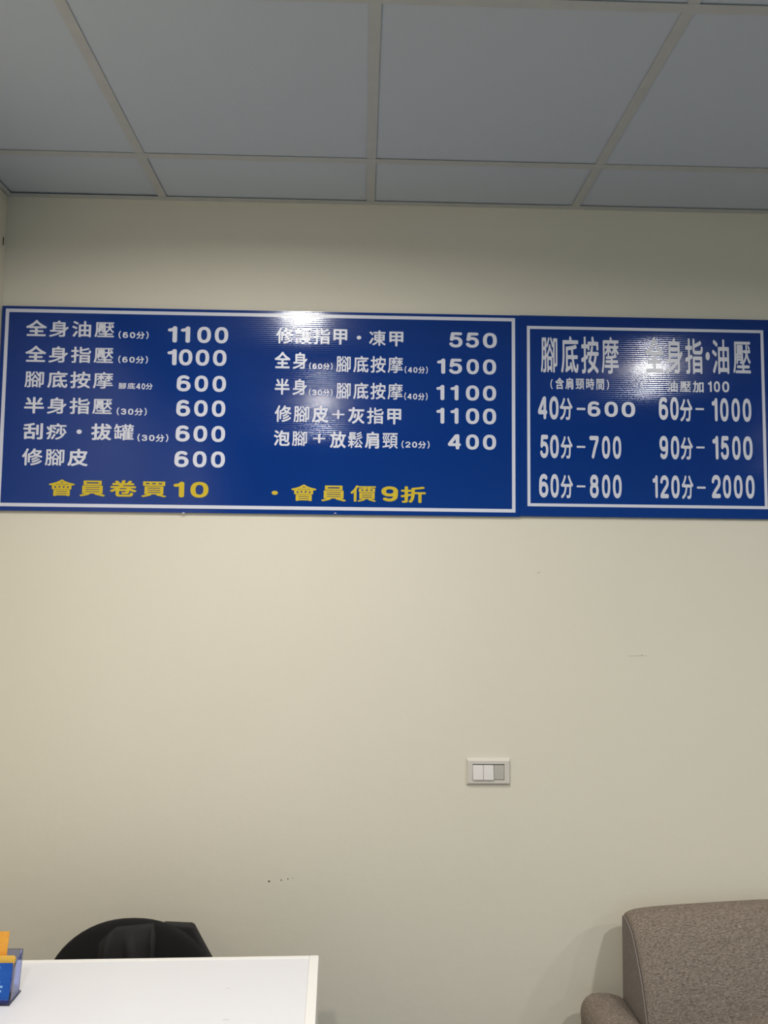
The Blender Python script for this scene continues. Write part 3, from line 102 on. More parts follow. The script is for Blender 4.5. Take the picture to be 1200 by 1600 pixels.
# lettering on the two boards: board, part, colour, [(character, x0, x1, z0, z1) in tenths of a millimetre]
LETTERING = [
 (0, 'service_text', 'w', [('全',-9704,-9120,22929,23401),('身',-9041,-8499,22919,23395),('油',-8394,-7855,22921,23395),('壓',-7754,-7197,22935,23370)]),
 (0, 'duration_text', 'w', [('(',-7067,-6997,22901,23126),('6',-6947,-6794,22923,23095),('0',-6744,-6591,22923,23095),('分',-6559,-6321,22905,23112),(')',-6279,-6209,22901,23126)]),
 (0, 'price_text', 'w', [('1',-5662,-5392,22814,23294),('1',-5289,-5019,22814,23294),('0',-4814,-4421,22814,23294),('0',-4311,-3925,22814,23294)]),
 (0, 'service_text', 'w', [('全',-9691,-9109,22176,22646),('身',-9031,-8492,22166,22640),('指',-8397,-7831,22168,22640),('壓',-7750,-7196,22182,22615)]),
 (0, 'duration_text', 'w', [('(',-7051,-6982,22181,22404),('6',-6933,-6782,22203,22373),('0',-6732,-6581,22203,22373),('分',-6549,-6315,22185,22390),(')',-6273,-6204,22181,22404)]),
 (0, 'price_text', 'w', [('1',-5654,-5385,22148,22620),('0',-5321,-4936,22148,22620),('0',-4840,-4454,22148,22620),('0',-4345,-3959,22148,22620)]),
 (0, 'service_text', 'w', [('腳',-9680,-9136,21434,21900),('底',-9036,-8468,21436,21915),('按',-8392,-7819,21430,21917),('摩',-7740,-7177,21432,21915)]),
 (0, 'duration_text', 'w', [('腳',-7014,-6802,21433,21607),('底',-6763,-6541,21434,21613),('4',-6513,-6395,21427,21604),('0',-6358,-6258,21427,21604),('分',-6240,-6047,21426,21609)]),
 (0, 'price_text', 'w', [('6',-5362,-4965,21389,21859),('0',-4850,-4466,21389,21859),('0',-4338,-3953,21389,21859)]),
 (0, 'service_text', 'w', [('半',-9662,-9101,20680,21157),('身',-9013,-8474,20682,21153),('指',-8379,-7813,20684,21153),('壓',-7733,-7179,20698,21128)]),
 (0, 'duration_text', 'w', [('(',-7041,-6972,20666,20892),('3',-6922,-6770,20688,20861),('0',-6720,-6568,20688,20861),('分',-6536,-6300,20670,20878),(')',-6257,-6188,20666,20892)]),
 (0, 'price_text', 'w', [('6',-5353,-4958,20665,21141),('0',-4843,-4459,20665,21141),('0',-4338,-3954,20665,21141)]),
 (0, 'service_text', 'w', [('刮',-9654,-9103,19936,20407),('痧',-9003,-8439,19940,20405)]),
 (0, 'separator_dot', 'w', [('·',-8154,-8006,20110,20239)]),
 (0, 'service_text', 'w', [('拔',-7738,-7169,19941,20420),('罐',-7099,-6535,19945,20414)]),
 (0, 'duration_text', 'w', [('(',-6428,-6357,19915,20143),('3',-6306,-6150,19937,20112),('0',-6098,-5942,19937,20112),('分',-5910,-5668,19919,20129),(')',-5624,-5553,19915,20143)]),
 (0, 'price_text', 'w', [('6',-5350,-4949,19934,20400),('0',-4841,-4452,19934,20400),('0',-4331,-3942,19934,20400)]),
 (0, 'service_text', 'w', [('修',-9657,-9088,19189,19675),('腳',-9008,-8471,19193,19662),('皮',-8376,-7812,19187,19682)]),
 (0, 'price_text', 'w', [('6',-5360,-4960,19199,19663),('0',-4839,-4451,19199,19663),('0',-4324,-3929,19199,19663)]),
 (0, 'membership_text', 'y', [('會',-8866,-8148,18330,18798),('員',-7999,-7292,18330,18780),('卷',-7147,-6407,18332,18802),('買',-6262,-5567,18330,18776)]),
 (0, 'membership_text', 'y', [('1',-5367,-5059,18333,18781),('0',-4882,-4374,18333,18781)]),
 (0, 'service_text', 'w', [('修',-2537,-2053,22843,23320),('護',-1993,-1519,22847,23320),('指',-1463,-985,22845,23322),('甲',-890,-487,22839,23295)]),
 (0, 'separator_dot', 'w', [('·',-211,-81,23000,23113)]),
 (0, 'service_text', 'w', [('凍',149,626,22826,23281),('甲',735,1142,22820,23255)]),
 (0, 'price_text', 'w', [('5',2482,2869,22816,23268),('5',2967,3347,22816,23268),('0',3466,3873,22816,23268)]),
 (0, 'service_text', 'w', [('全',-2568,-2124,22112,22597),('身',-2046,-1634,22102,22591)]),
 (0, 'duration_text', 'w', [('(',-1573,-1518,22092,22297),('6',-1479,-1359,22112,22269),('0',-1319,-1200,22112,22269),('分',-1174,-988,22096,22284),(')',-955,-900,22092,22297)]),
 (0, 'service_text', 'w', [('腳',-796,-376,22032,22501),('底',-299,140,22034,22516),('按',199,642,22028,22518),('摩',702,1137,22030,22516)]),
 (0, 'duration_text', 'w', [('(',1188,1243,22027,22242),('4',1282,1402,22048,22212),('0',1442,1561,22048,22212),('分',1587,1773,22031,22229),(')',1806,1861,22027,22242)]),
 (0, 'price_text', 'w', [('1',2127,2368,22033,22483),('5',2479,2858,22033,22483),('0',2989,3348,22033,22483),('0',3466,3852,22033,22483)]),
 (0, 'service_text', 'w', [('半',-2552,-2127,21340,21810),('身',-2042,-1633,21342,21806)]),
 (0, 'duration_text', 'w', [('(',-1569,-1514,21315,21530),('3',-1474,-1353,21336,21500),('0',-1313,-1192,21336,21500),('分',-1166,-978,21319,21517),(')',-944,-889,21315,21530)]),
 (0, 'service_text', 'w', [('腳',-784,-367,21251,21716),('底',-290,146,21253,21731),('按',204,644,21247,21733),('摩',704,1136,21249,21731)]),
 (0, 'duration_text', 'w', [('(',1183,1238,21242,21464),('4',1277,1398,21264,21434),('0',1438,1558,21264,21434),('分',1584,1770,21246,21450),(')',1804,1859,21242,21464)]),
 (0, 'price_text', 'w', [('1',2111,2345,21257,21703),('1',2521,2756,21257,21703),('0',2971,3356,21257,21703),('0',3467,3852,21257,21703)]),
 (0, 'service_text', 'w', [('修',-2536,-2062,20544,21028),('腳',-1996,-1549,20548,21015),('皮',-1470,-1001,20542,21035)]),
 (0, 'plus_sign', 'w', [('+',-900,-533,20652,20928)]),
 (0, 'service_text', 'w', [('灰',-429,39,20528,21010),('指',113,591,20530,21005),('甲',697,1100,20524,20979)]),
 (0, 'price_text', 'w', [('1',2115,2348,20568,21032),('1',2524,2758,20568,21032),('0',2973,3357,20568,21032),('0',3467,3852,20568,21032)]),
 (0, 'service_text', 'w', [('泡',-2548,-2094,19854,20302),('腳',-2027,-1599,19858,20286)]),
 (0, 'plus_sign', 'w', [('+',-1432,-1069,19946,20219)]),
 (0, 'service_text', 'w', [('放',-938,-486,19816,20299),('鬆',-425,-1,19820,20290),('肩',63,471,19811,20304),('頸',568,1004,19820,20270)]),
 (0, 'duration_text', 'w', [('(',1116,1182,19835,20057),('2',1229,1374,19857,20027),('0',1421,1566,19857,20027),('分',1596,1820,19839,20043),(')',1860,1926,19835,20057)]),
 (0, 'price_text', 'w', [('4',2456,2832,19823,20265),('0',2974,3351,19823,20265),('0',3468,3851,19823,20265)]),
 (0, 'separator_dot', 'y', [('·',-2580,-2401,18440,18556)]),
 (0, 'membership_text', 'y', [('會',-2019,-1311,18275,18747),('員',-1163,-465,18275,18729),('價',-331,393,18275,18741)]),
 (0, 'membership_text', 'y', [('9',551,1028,18292,18726)]),
 (0, 'membership_text', 'y', [('折',1107,1827,18260,18733)]),
 (1, 'heading_text', 'w', [('腳',5164,5647,22122,23176),('底',5758,6263,22127,23210),('按',6351,6861,22112,23215),('摩',6952,7452,22117,23210)]),
 (1, 'note_text', 'w', [('(',5439,5503,21635,21926)]),
 (1, 'note_text', 'w', [('含',5584,5833,21633,21976),('肩',5879,6110,21632,21980),('頸',6180,6427,21638,21957),('時',6486,6726,21636,21974),('間',6787,7012,21635,21960)]),
 (1, 'note_text', 'w', [(')',7092,7158,21641,21935)]),
 (1, 'heading_text', 'w', [('全',8242,8773,22173,23223),('身',8845,9337,22151,23210),('指',9424,9942,22155,23209)]),
 (1, 'separator_dot', 'w', [('·',10024,10148,22567,22816)]),
 (1, 'heading_text', 'w', [('油',10220,10721,22166,23199),('壓',10843,11361,22197,23145)]),
 (1, 'note_text', 'w', [('油',8867,9180,21605,21947),('壓',9246,9570,21615,21929),('加',9626,9948,21605,21946)]),
 (1, 'note_text', 'w', [('1',10077,10187,21625,21948),('0',10252,10433,21625,21948),('0',10498,10706,21625,21948)]),
 (1, 'duration_text', 'w', [('4',5072,5341,20741,21419),('0',5405,5673,20741,21419),('分',5711,6076,20733,21377)]),
 (1, 'dash', 'w', [('-',6202,6458,21030,21098)]),
 (1, 'price_text', 'w', [('6',6524,6896,20843,21292),('0',7018,7409,20843,21292),('0',7519,7917,20843,21292)]),
 (1, 'duration_text', 'w', [('6',8614,8885,20778,21459),('0',8950,9195,20778,21459),('分',9239,9600,20744,21403)]),
 (1, 'dash', 'w', [('-',9692,9944,21086,21145)]),
 (1, 'price_text', 'w', [('1',10176,10344,20759,21450),('0',10422,10668,20759,21450),('0',10759,11005,20759,21450),('0',11089,11342,20759,21450)]),
 (1, 'duration_text', 'w', [('5',5131,5367,19607,20289),('0',5417,5672,19607,20289),('分',5730,6068,19602,20253)]),
 (1, 'dash', 'w', [('-',6193,6448,19921,19979)]),
 (1, 'price_text', 'w', [('7',6566,6834,19614,20278),('0',6930,7167,19614,20278),('0',7250,7493,19614,20278)]),
 (1, 'duration_text', 'w', [('9',8615,8866,19625,20309),('0',8949,9193,19625,20309),('分',9238,9591,19622,20274)]),
 (1, 'dash', 'w', [('-',9695,9940,19957,20012)]),
 (1, 'price_text', 'w', [('1',10172,10346,19636,20333),('5',10417,10655,19636,20333),('0',10752,10998,19636,20333),('0',11075,11353,19636,20333)]),
 (1, 'duration_text', 'w', [('6',5094,5360,18464,19148),('0',5424,5665,18464,19148),('分',5722,6071,18452,19118)]),
 (1, 'dash', 'w', [('-',6183,6438,18773,18827)]),
 (1, 'price_text', 'w', [('8',6568,6822,18468,19148),('0',6918,7160,18468,19148),('0',7237,7492,18468,19148)]),
 (1, 'duration_text', 'w', [('1',8398,8545,18486,19155),('2',8622,8865,18486,19155),('0',8942,9185,18486,19155),('分',9249,9582,18473,19155)]),
 (1, 'dash', 'w', [('-',9691,9948,18779,18840)]),
 (1, 'price_text', 'w', [('2',10128,10385,18509,19186),('0',10456,10693,18509,19186),('0',10777,11028,18509,19186),('0',11124,11382,18509,19186)]),
]

# ---------------------------------------------------------------- helpers
def srgb(r, g, b):
    f = lambda c: c / 12.92 if c <= 0.04045 else ((c + 0.055) / 1.055) ** 2.4
    return (f(r / 255), f(g / 255), f(b / 255), 1)

def mat(name, col, rough=0.5, spec=0.5, metal=0.0, trans=0.0, ior=1.5, noise=None, bump=None, coat=0.0):
    """noise = (scale, second colour, amount); bump = (scale, distance in metres)"""
    M = bpy.data.materials.new(name)
    M.use_nodes = True
    nt = M.node_tree
    b = nt.nodes['Principled BSDF']
    b.inputs['Base Color'].default_value = col
    b.inputs['Roughness'].default_value = rough
    b.inputs['Specular IOR Level'].default_value = spec
    b.inputs['Metallic'].default_value = metal
    b.inputs['Transmission Weight'].default_value = trans
    b.inputs['IOR'].default_value = ior
    b.inputs['Coat Weight'].default_value = coat
    tc = nt.nodes.new('ShaderNodeTexCoord')
    if noise:
        n = nt.nodes.new('ShaderNodeTexNoise')
        n.inputs['Scale'].default_value = noise[0]
        n.inputs['Detail'].default_value = 6
        nt.links.new(tc.outputs['Object'], n.inputs['Vector'])
        rp = nt.nodes.new('ShaderNodeMapRange')
        rp.inputs[1].default_value = 0.35
        rp.inputs[2].default_value = 0.65
        rp.inputs[4].default_value = noise[2]
        nt.links.new(n.outputs['Fac'], rp.inputs[0])
        mx = nt.nodes.new('ShaderNodeMix')
        mx.data_type = 'RGBA'
        mx.inputs[6].default_value = col
        mx.inputs[7].default_value = noise[1]
        nt.links.new(rp.outputs[0], mx.inputs[0])
        nt.links.new(mx.outputs[2], b.inputs['Base Color'])
    if bump:
        n = nt.nodes.new('ShaderNodeTexNoise')
        n.inputs['Scale'].default_value = bump[0]
        n.inputs['Detail'].default_value = 4
        nt.links.new(tc.outputs['Object'], n.inputs['Vector'])
        bp = nt.nodes.new('ShaderNodeBump')
        bp.inputs['Strength'].default_value = 1.0
        bp.inputs['Distance'].default_value = bump[1]
        nt.links.new(n.outputs['Fac'], bp.inputs['Height'])
        nt.links.new(bp.outputs['Normal'], b.inputs['Normal'])
    return M

def fabric(name, dark, light, vert=False):
    """woven upholstery: fine flecks stretched along the weft and a weave bump"""
    M = mat(name, dark, 0.9, 0.2)
    nt = M.node_tree
    b = nt.nodes['Principled BSDF']
    tc = nt.nodes.new('ShaderNodeTexCoord')
    mp = nt.nodes.new('ShaderNodeMapping')
    mp.inputs['Scale'].default_value = (120, 560, 560)
    nt.links.new(tc.outputs['Object'], mp.inputs['Vector'])
    n1 = nt.nodes.new('ShaderNodeTexNoise')
    n1.inputs['Scale'].default_value = 1.0
    n1.inputs['Detail'].default_value = 3
    nt.links.new(mp.outputs[0], n1.inputs['Vector'])
    mp2 = nt.nodes.new('ShaderNodeMapping')
    mp2.inputs['Scale'].default_value = (330, 330, 120)
    nt.links.new(tc.outputs['Object'], mp2.inputs['Vector'])
    n2 = nt.nodes.new('ShaderNodeTexNoise')
    n2.inputs['Scale'].default_value = 1.0
    n2.inputs['Detail'].default_value = 3
    nt.links.new(mp2.outputs[0], n2.inputs['Vector'])
    ad = nt.nodes.new('ShaderNodeMath')
    ad.operation = 'ADD'
    nt.links.new(n1.outputs['Fac'], ad.inputs[0])
    hf = nt.nodes.new('ShaderNodeMath')
    hf.operation = 'MULTIPLY_ADD'
    hf.inputs[1].default_value = 0.35
    hf.inputs[2].default_value = 0.325
    nt.links.new(n2.outputs['Fac'], hf.inputs[0])
    nt.links.new(hf.outputs[0], ad.inputs[1])
    mr = nt.nodes.new('ShaderNodeMapRange')
    mr.inputs[1].default_value = 0.84
    mr.inputs[2].default_value = 1.22
    nt.links.new(ad.outputs[0], mr.inputs[0])
    mx = nt.nodes.new('ShaderNodeMix')
    mx.data_type = 'RGBA'
    mx.inputs[6].default_value = dark
    mx.inputs[7].default_value = light
    nt.links.new(mr.outputs[0], mx.inputs[0])
    nt.links.new(mx.outputs[2], b.inputs['Base Color'])
    bp = nt.nodes.new('ShaderNodeBump')
    bp.inputs['Strength'].default_value = 0.6
    bp.inputs['Distance'].default_value = 0.0008
    nt.links.new(ad.outputs[0], bp.inputs['Height'])
    nt.links.new(bp.outputs['Normal'], b.inputs['Normal'])
    return M

def tag(o, label=None, cat=None, group=None, kind=None):
    if label: o['label'] = label
    if cat: o['category'] = cat
    if group: o['group'] = group
    if kind: o['kind'] = kind
    return o

def link(name, me, m, parent=None, origin=None, smooth=False):
    """link a mesh whose vertices are in the frame of its parent (or the world); origin moves the object's own origin"""
    o = bpy.data.objects.new(name, me)
    if m: me.materials.append(m)
    if origin is not None:
        me.transform(Matrix.Translation(-Vector(origin)))
        o.location = origin
    if smooth:
        for p in me.polygons: p.use_smooth = True
    COL.objects.link(o)
    if parent: o.parent = parent
    return o

def empty(name, loc, rz=0.0):
    o = bpy.data.objects.new(name, None)
    o.location = loc
    o.rotation_euler = (0, 0, rz)
    o.empty_display_size = 0.1
    COL.objects.link(o)
    return o

def bm_mesh(bm):
    me = bpy.data.meshes.new('m')
    bm.normal_update()
    bm.to_mesh(me)
    bm.free()
    return me

def box_bm(bm, x0, x1, y0, y1, z0, z1, bev=0.0, seg=2):
    b2 = bmesh.new()
    bmesh.ops.create_cube(b2, size=1)
    for v in b2.verts:
        v.co = Vector((x0 + (v.co.x + .5) * (x1 - x0), y0 + (v.co.y + .5) * (y1 - y0), z0 + (v.co.z + .5) * (z1 - z0)))
    if bev > 0:
        bmesh.ops.bevel(b2, geom=b2.edges[:], offset=bev, segments=seg, affect='EDGES', profile=0.5)
    me = bm_mesh(b2)
    bm.from_mesh(me)
    bpy.data.meshes.remove(me)

def box(x0, x1, y0, y1, z0, z1, bev=0.0, seg=2):
    bm = bmesh.new()
    box_bm(bm, x0, x1, y0, y1, z0, z1, bev, seg)
    return bm_mesh(bm)

def grid_mesh(rows, close_u=False, close_v=False):
    """rows of points -> quad mesh"""
    bm = bmesh.new()
    vs_ = [[bm.verts.new(p) for p in r] for r in rows]
    nr, nc = len(rows), len(rows[0])
    for i in range(nr if close_v else nr - 1):
        for j in range(nc if close_u else nc - 1):
            a, b, c, d = vs_[i][j], vs_[i][(j + 1) % nc], vs_[(i + 1) % nr][(j + 1) % nc], vs_[(i + 1) % nr][j]
            bm.faces.new((a, b, c, d))
    return bm, vs_

def extrude_poly(pts, axis, a0, a1, bev=0.0, seg=3):
    """closed outline of 2-D pts extruded along an axis ('x': pts are (y,z); 'y': (x,z); 'z': (x,y))"""
    bm = bmesh.new()
    def P(p, a):
        return {'x': (a, p[0], p[1]), 'y': (p[0], a, p[1]), 'z': (p[0], p[1], a)}[axis]
    A = [bm.verts.new(P(p, a0)) for p in pts]
    B = [bm.verts.new(P(p, a1)) for p in pts]
    n = len(pts)
    bm.faces.new(A); bm.faces.new(B[::-1])
    caps = [e for f in bm.faces for e in f.edges]
    for i in range(n):
        bm.faces.new((A[i], B[i], B[(i + 1) % n], A[(i + 1) % n]))
    bmesh.ops.recalc_face_normals(bm, faces=bm.faces[:])
    if bev > 0:
        bmesh.ops.bevel(bm, geom=list(set(caps)), offset=bev, segments=seg, affect='EDGES', profile=0.5)
    return bm_mesh(bm)

def tube(pts, r, sides=8):
    bm = bmesh.new()
    rings = []
    for i, p in enumerate(pts):
        p = Vector(p)
        t = (Vector(pts[min(i + 1, len(pts) - 1)]) - Vector(pts[max(i - 1, 0)])).normalized()
        a = t.orthogonal().normalized() if abs(t.x) > .95 else t.cross(Vector((1, 0, 0))).normalized()
        b = t.cross(a)
        rings.append([bm.verts.new(p + r * (math.cos(2 * math.pi * k / sides) * a + math.sin(2 * math.pi * k / sides) * b)) for k in range(sides)])
    for i in range(len(rings) - 1):
        for k in range(sides):
            bm.faces.new((rings[i][k], rings[i][(k + 1) % sides], rings[i + 1][(k + 1) % sides], rings[i + 1][k]))
    bm.faces.new(rings[0][::-1]); bm.faces.new(rings[-1])
    bmesh.ops.recalc_face_normals(bm, faces=bm.faces[:])
    return bm_mesh(bm)

def cyl_bm(bm, cx, cy, z0, z1, r0, r1=None, n=40):
    r1 = r0 if r1 is None else r1
    A = [bm.verts.new((cx + r0 * math.cos(2 * math.pi * k / n), cy + r0 * math.sin(2 * math.pi * k / n), z0)) for k in range(n)]
    B = [bm.verts.new((cx + r1 * math.cos(2 * math.pi * k / n), cy + r1 * math.sin(2 * math.pi * k / n), z1)) for k in range(n)]
    bm.faces.new(A[::-1]); bm.faces.new(B)
    for k in range(n):
        bm.faces.new((A[k], A[(k + 1) % n], B[(k + 1) % n], B[k]))

# ---------------------------------------------------------------- materials
CREAM = mat('cream wall paint', srgb(234, 226, 207), 0.62, 0.3, noise=(1.7, srgb(230, 222, 203), 0.6), bump=(30, 0.0007))
TILE = mat('ceiling tile', srgb(198, 205, 214), 0.75, 0.25, bump=(300, 0.0004))
GRID = mat('ceiling grid enamel', srgb(196, 197, 194), 0.55, 0.3, noise=(30, srgb(186, 187, 183), 0.5))
FLOOR = mat('grey floor tile', srgb(78, 84, 92), 0.45, 0.4, noise=(6, srgb(70, 76, 84), 0.6))
BLUE = mat('blue corrugated plastic', srgb(0, 52, 132), 0.095, 0.48)
# the ribs smear highlights sideways and keep them crisp from rib to rib
b_ = BLUE.node_tree.nodes['Principled BSDF']
b_.inputs['Anisotropic'].default_value = 0.8
tn = BLUE.node_tree.nodes.new('ShaderNodeTangent')
tn.direction_type = 'RADIAL'
tn.axis = 'Z'
BLUE.node_tree.links.new(tn.outputs[0], b_.inputs['Tangent'])
VINYL = mat('white vinyl lettering', srgb(226, 226, 236), 0.27, 0.5)
YELLOW = mat('yellow vinyl lettering', srgb(214, 186, 40), 0.38, 0.4)
SWITCH = mat('switch plate plastic', srgb(222, 214, 202), 0.35, 0.5)
ROCKER = mat('white rocker plastic', srgb(236, 229, 222), 0.3, 0.5)
ROCKER_GREY = mat('grey rocker plastic', srgb(200, 194, 182), 0.35, 0.5)
DARK = mat('dark gap', srgb(30, 29, 28), 0.8, 0.2)
MARK = mat('dark wall mark', srgb(48, 42, 36), 0.9, 0.1)
SCRATCH = mat('faint scratch', srgb(190, 180, 158), 0.9, 0.1)
DESK = mat('white laminate', srgb(233, 232, 235), 0.4, 0.45, noise=(3, srgb(229, 227, 231), 0.5))
SCUFF = mat('faint desk scuff', srgb(205, 200, 200), 0.7, 0.2)
BAND = mat('white edge band', srgb(244, 241, 236), 0.35, 0.45)
SOFA = fabric('brown grey woven upholstery', srgb(104, 92, 82), srgb(160, 147, 134))
SOFA_SIDE = fabric('grey brown side cloth', srgb(114, 106, 101), srgb(142, 133, 126))
STITCH = mat('pale grey stitching', srgb(150, 142, 134), 0.9, 0.1)
BLACK_CLOTH = mat('black chair cloth', srgb(33, 31, 31), 0.85, 0.25, bump=(900, 0.0003))
BLACK_JACKET = mat('black jacket cloth', srgb(44, 42, 42), 0.8, 0.35, bump=(700, 0.0003))
BLACK_PLASTIC = mat('black plastic', srgb(28, 28, 29), 0.45, 0.4)
ACRYLIC = mat('blue tinted acrylic', (0.55, 0.62, 0.96, 1), 0.03, 0.5, trans=1.0, ior=1.49)
ORANGE = mat('orange card', srgb(238, 170, 66), 0.55, 0.3, noise=(70, srgb(226, 150, 60), 0.6))
ORANGE_PALE = mat('pale orange card', srgb(240, 190, 84), 0.55, 0.3)
CARD_BLUE = mat('blue card', srgb(24, 80, 168), 0.5, 0.3, noise=(25, srgb(34, 96, 182), 0.6))
CARD_WHITE = mat('pale print', srgb(150, 190, 235), 0.5, 0.3)
WOOD = mat('dark wood leg', srgb(60, 46, 36), 0.5, 0.4)
LAMP_TRIM = mat('white lamp trim', srgb(235, 235, 232), 0.4, 0.4)
lamp_glow = mat('lamp diffuser', srgb(250, 248, 242), 0.5, 0.3)
b_ = lamp_glow.node_tree.nodes['Principled BSDF']
b_.inputs['Emission Color'].default_value = (*LAMP_COLOUR, 1)
b_.inputs['Emission Strength'].default_value = 2.0

# ---------------------------------------------------------------- the room
XL, XR, YB, YF = -1.0466, 4.6, 0.0, -5.2
def struct(name, me, m, **k):
    return tag(link(name, me, m, **k), kind='structure')

struct('floor', box(XL - .1, XR + .1, YF - .1, YB + .1, -0.1, 0.0), FLOOR)
wall = struct('wall_back', box(XL - .1, XR + .1, YB, YB + .1, 0.0, CEIL + .1), CREAM)
struct('wall_left', box(XL - .1, XL, YF, YB, 0.0, CEIL + .1), CREAM)
struct('wall_right', box(XR, XR + .1, YF, YB, 0.0, CEIL + .1), CREAM)
# shop front behind the camera: piers, sill and header around a wide opening that lets the daylight in
bm = bmesh.new()
box_bm(bm, XL - .1, XL + .5, YF - .1, YF, 0, CEIL + .1)
box_bm(bm, XR - .5, XR + .1, YF - .1, YF, 0, CEIL + .1)
box_bm(bm, XL + .5, XR - .5, YF - .1, YF, 2.45, CEIL + .1)
struct('wall_front', bm_mesh(bm), CREAM)

# little marks on the paint
def disc(cx, cz, r, sx=1.0, n=10):
    return [(cx + r * sx * math.cos(2 * math.pi * k / n), cz + r * math.sin(2 * math.pi * k / n)) for k in range(n)]
for (cx, cz, r, sx, mm) in [(-.2434, .7728, .0018, 1.8, MARK), (-.2102, .7760, .0017, 1.0, MARK), (-.1917, .7794, .0015, 1.0, MARK), (-.1778, .7817, .0012, 1.3, SCRATCH), (.8040, 1.3985, .0016, 1.2, SCRATCH)]:
    link('scuff_mark', extrude_poly(disc(cx, cz, r, sx), 'y', -.0006, 0.0005), mm, parent=wall)
link('scratch', extrude_poly([(.763, 1.3962), (.80, 1.3974), (.825, 1.3972), (.80, 1.3966), (.768, 1.3955)], 'y', -.0005, .0005), SCRATCH, parent=wall)
link('scratch', extrude_poly([(.5035, 1.6275), (.506, 1.6300), (.518, 1.6350), (.508, 1.6290)], 'y', -.0005, .0005), SCRATCH, parent=wall)

# suspended ceiling: slab above, exposed grid, lay-in tiles
ceil = struct('ceiling', box(XL - .1, XR + .1, YF - .1, YB + .1, CEIL + .16, CEIL + .22), TILE)
PITCH, X0, Y0, BAR = 0.605, 0.0139, -0.253, 0.0238
xs = [X0 + PITCH * k for k in range(-1, 8) if X0 + PITCH * k < XR - .03]
ys = [Y0 - PITCH * k for k in range(0, 9) if Y0 - PITCH * k > YF + .03]
for x in xs:
    bm = bmesh.new()
    box_bm(bm, x - BAR / 2, x + BAR / 2, YF, YB - .001, CEIL, CEIL + .0008)
    box_bm(bm, x - .0012, x + .0012, YF, YB - .001, CEIL + .0005, CEIL + .035)
    link('grid_bar', bm_mesh(bm), GRID, parent=ceil)
for y in ys:
    bm = bmesh.new()
    box_bm(bm, XL + .001, XR, y - BAR / 2, y + BAR / 2, CEIL - .0004, CEIL + .0006)
    box_bm(bm, XL + .001, XR, y - .0012, y + .0012, CEIL + .0004, CEIL + .03)
    link('grid_bar', bm_mesh(bm), GRID, parent=ceil)
ex = [XL] + xs + [XR]
ey = [YB] + ys + [YF]
for i in range(len(ex) - 1):
    for j in range(len(ey) - 1):
        dz = random.uniform(0.0018, 0.0028) + (.0035 if j == 0 and i == 0 else .0012 if j == 0 else 0)
        link('ceiling_tile', box(ex[i] + .004, ex[i + 1] - .004, ey[j + 1] + .004, ey[j] - .004, CEIL + dz, CEIL + dz + .012), TILE, parent=ceil)
# wall angle under the tile edges
struct('trim_1', box(XL, XR, YB - .022, YB, CEIL - .0006, CEIL + .0006), GRID)
struct('trim_2', box(XL, XL + .020, YF, YB - .022, CEIL - .0006, CEIL + .0006), GRID)

# ---------------------------------------------------------------- downlights
for lx, ly, wt in DOWNLIGHTS:
    bm = bmesh.new()
    n = 40
    for a, b in [((LAMP_RADIUS, -.004), (LAMP_RADIUS + .02, -.004)), ((LAMP_RADIUS + .02, -.004), (LAMP_RADIUS + .021, 0.004)), ((LAMP_RADIUS, -.004), (LAMP_RADIUS, 0.004))]:
        rows = [[(r * math.cos(2 * math.pi * q / n), r * math.sin(2 * math.pi * q / n), z) for q in range(n)] for r, z in (a, b)]
        b2, _ = grid_mesh(rows, close_u=True)
        me = bm_mesh(b2); bm.from_mesh(me)
    bmesh.ops.recalc_face_normals(bm, faces=bm.faces[:])
    me = bm_mesh(bm)
    me.transform(Matrix.Translation((lx, ly, CEIL)))
    ring = link('downlight_ring', me, LAMP_TRIM, parent=ceil)
    bm = bmesh.new()
    cyl_bm(bm, 0, 0, -.0005, .003, LAMP_RADIUS - .001)
    me = bm_mesh(bm)
    me.transform(Matrix.Translation((lx, ly, CEIL)))
    link('diffuser', me, lamp_glow, parent=ring)
    la = bpy.data.lights.new('downlight', 'AREA')
    la.shape = 'DISK'
    la.size = LAMP_RADIUS * 2 - .004
    la.energy = wt
    la.spread = math.radians(168)      # recessed: the reflector cuts off the flattest rays
    la.color = LAMP_COLOUR
    lo = bpy.data.objects.new('downlight', la)
    lo.location = (lx, ly, CEIL - .0025)
    COL.objects.link(lo)

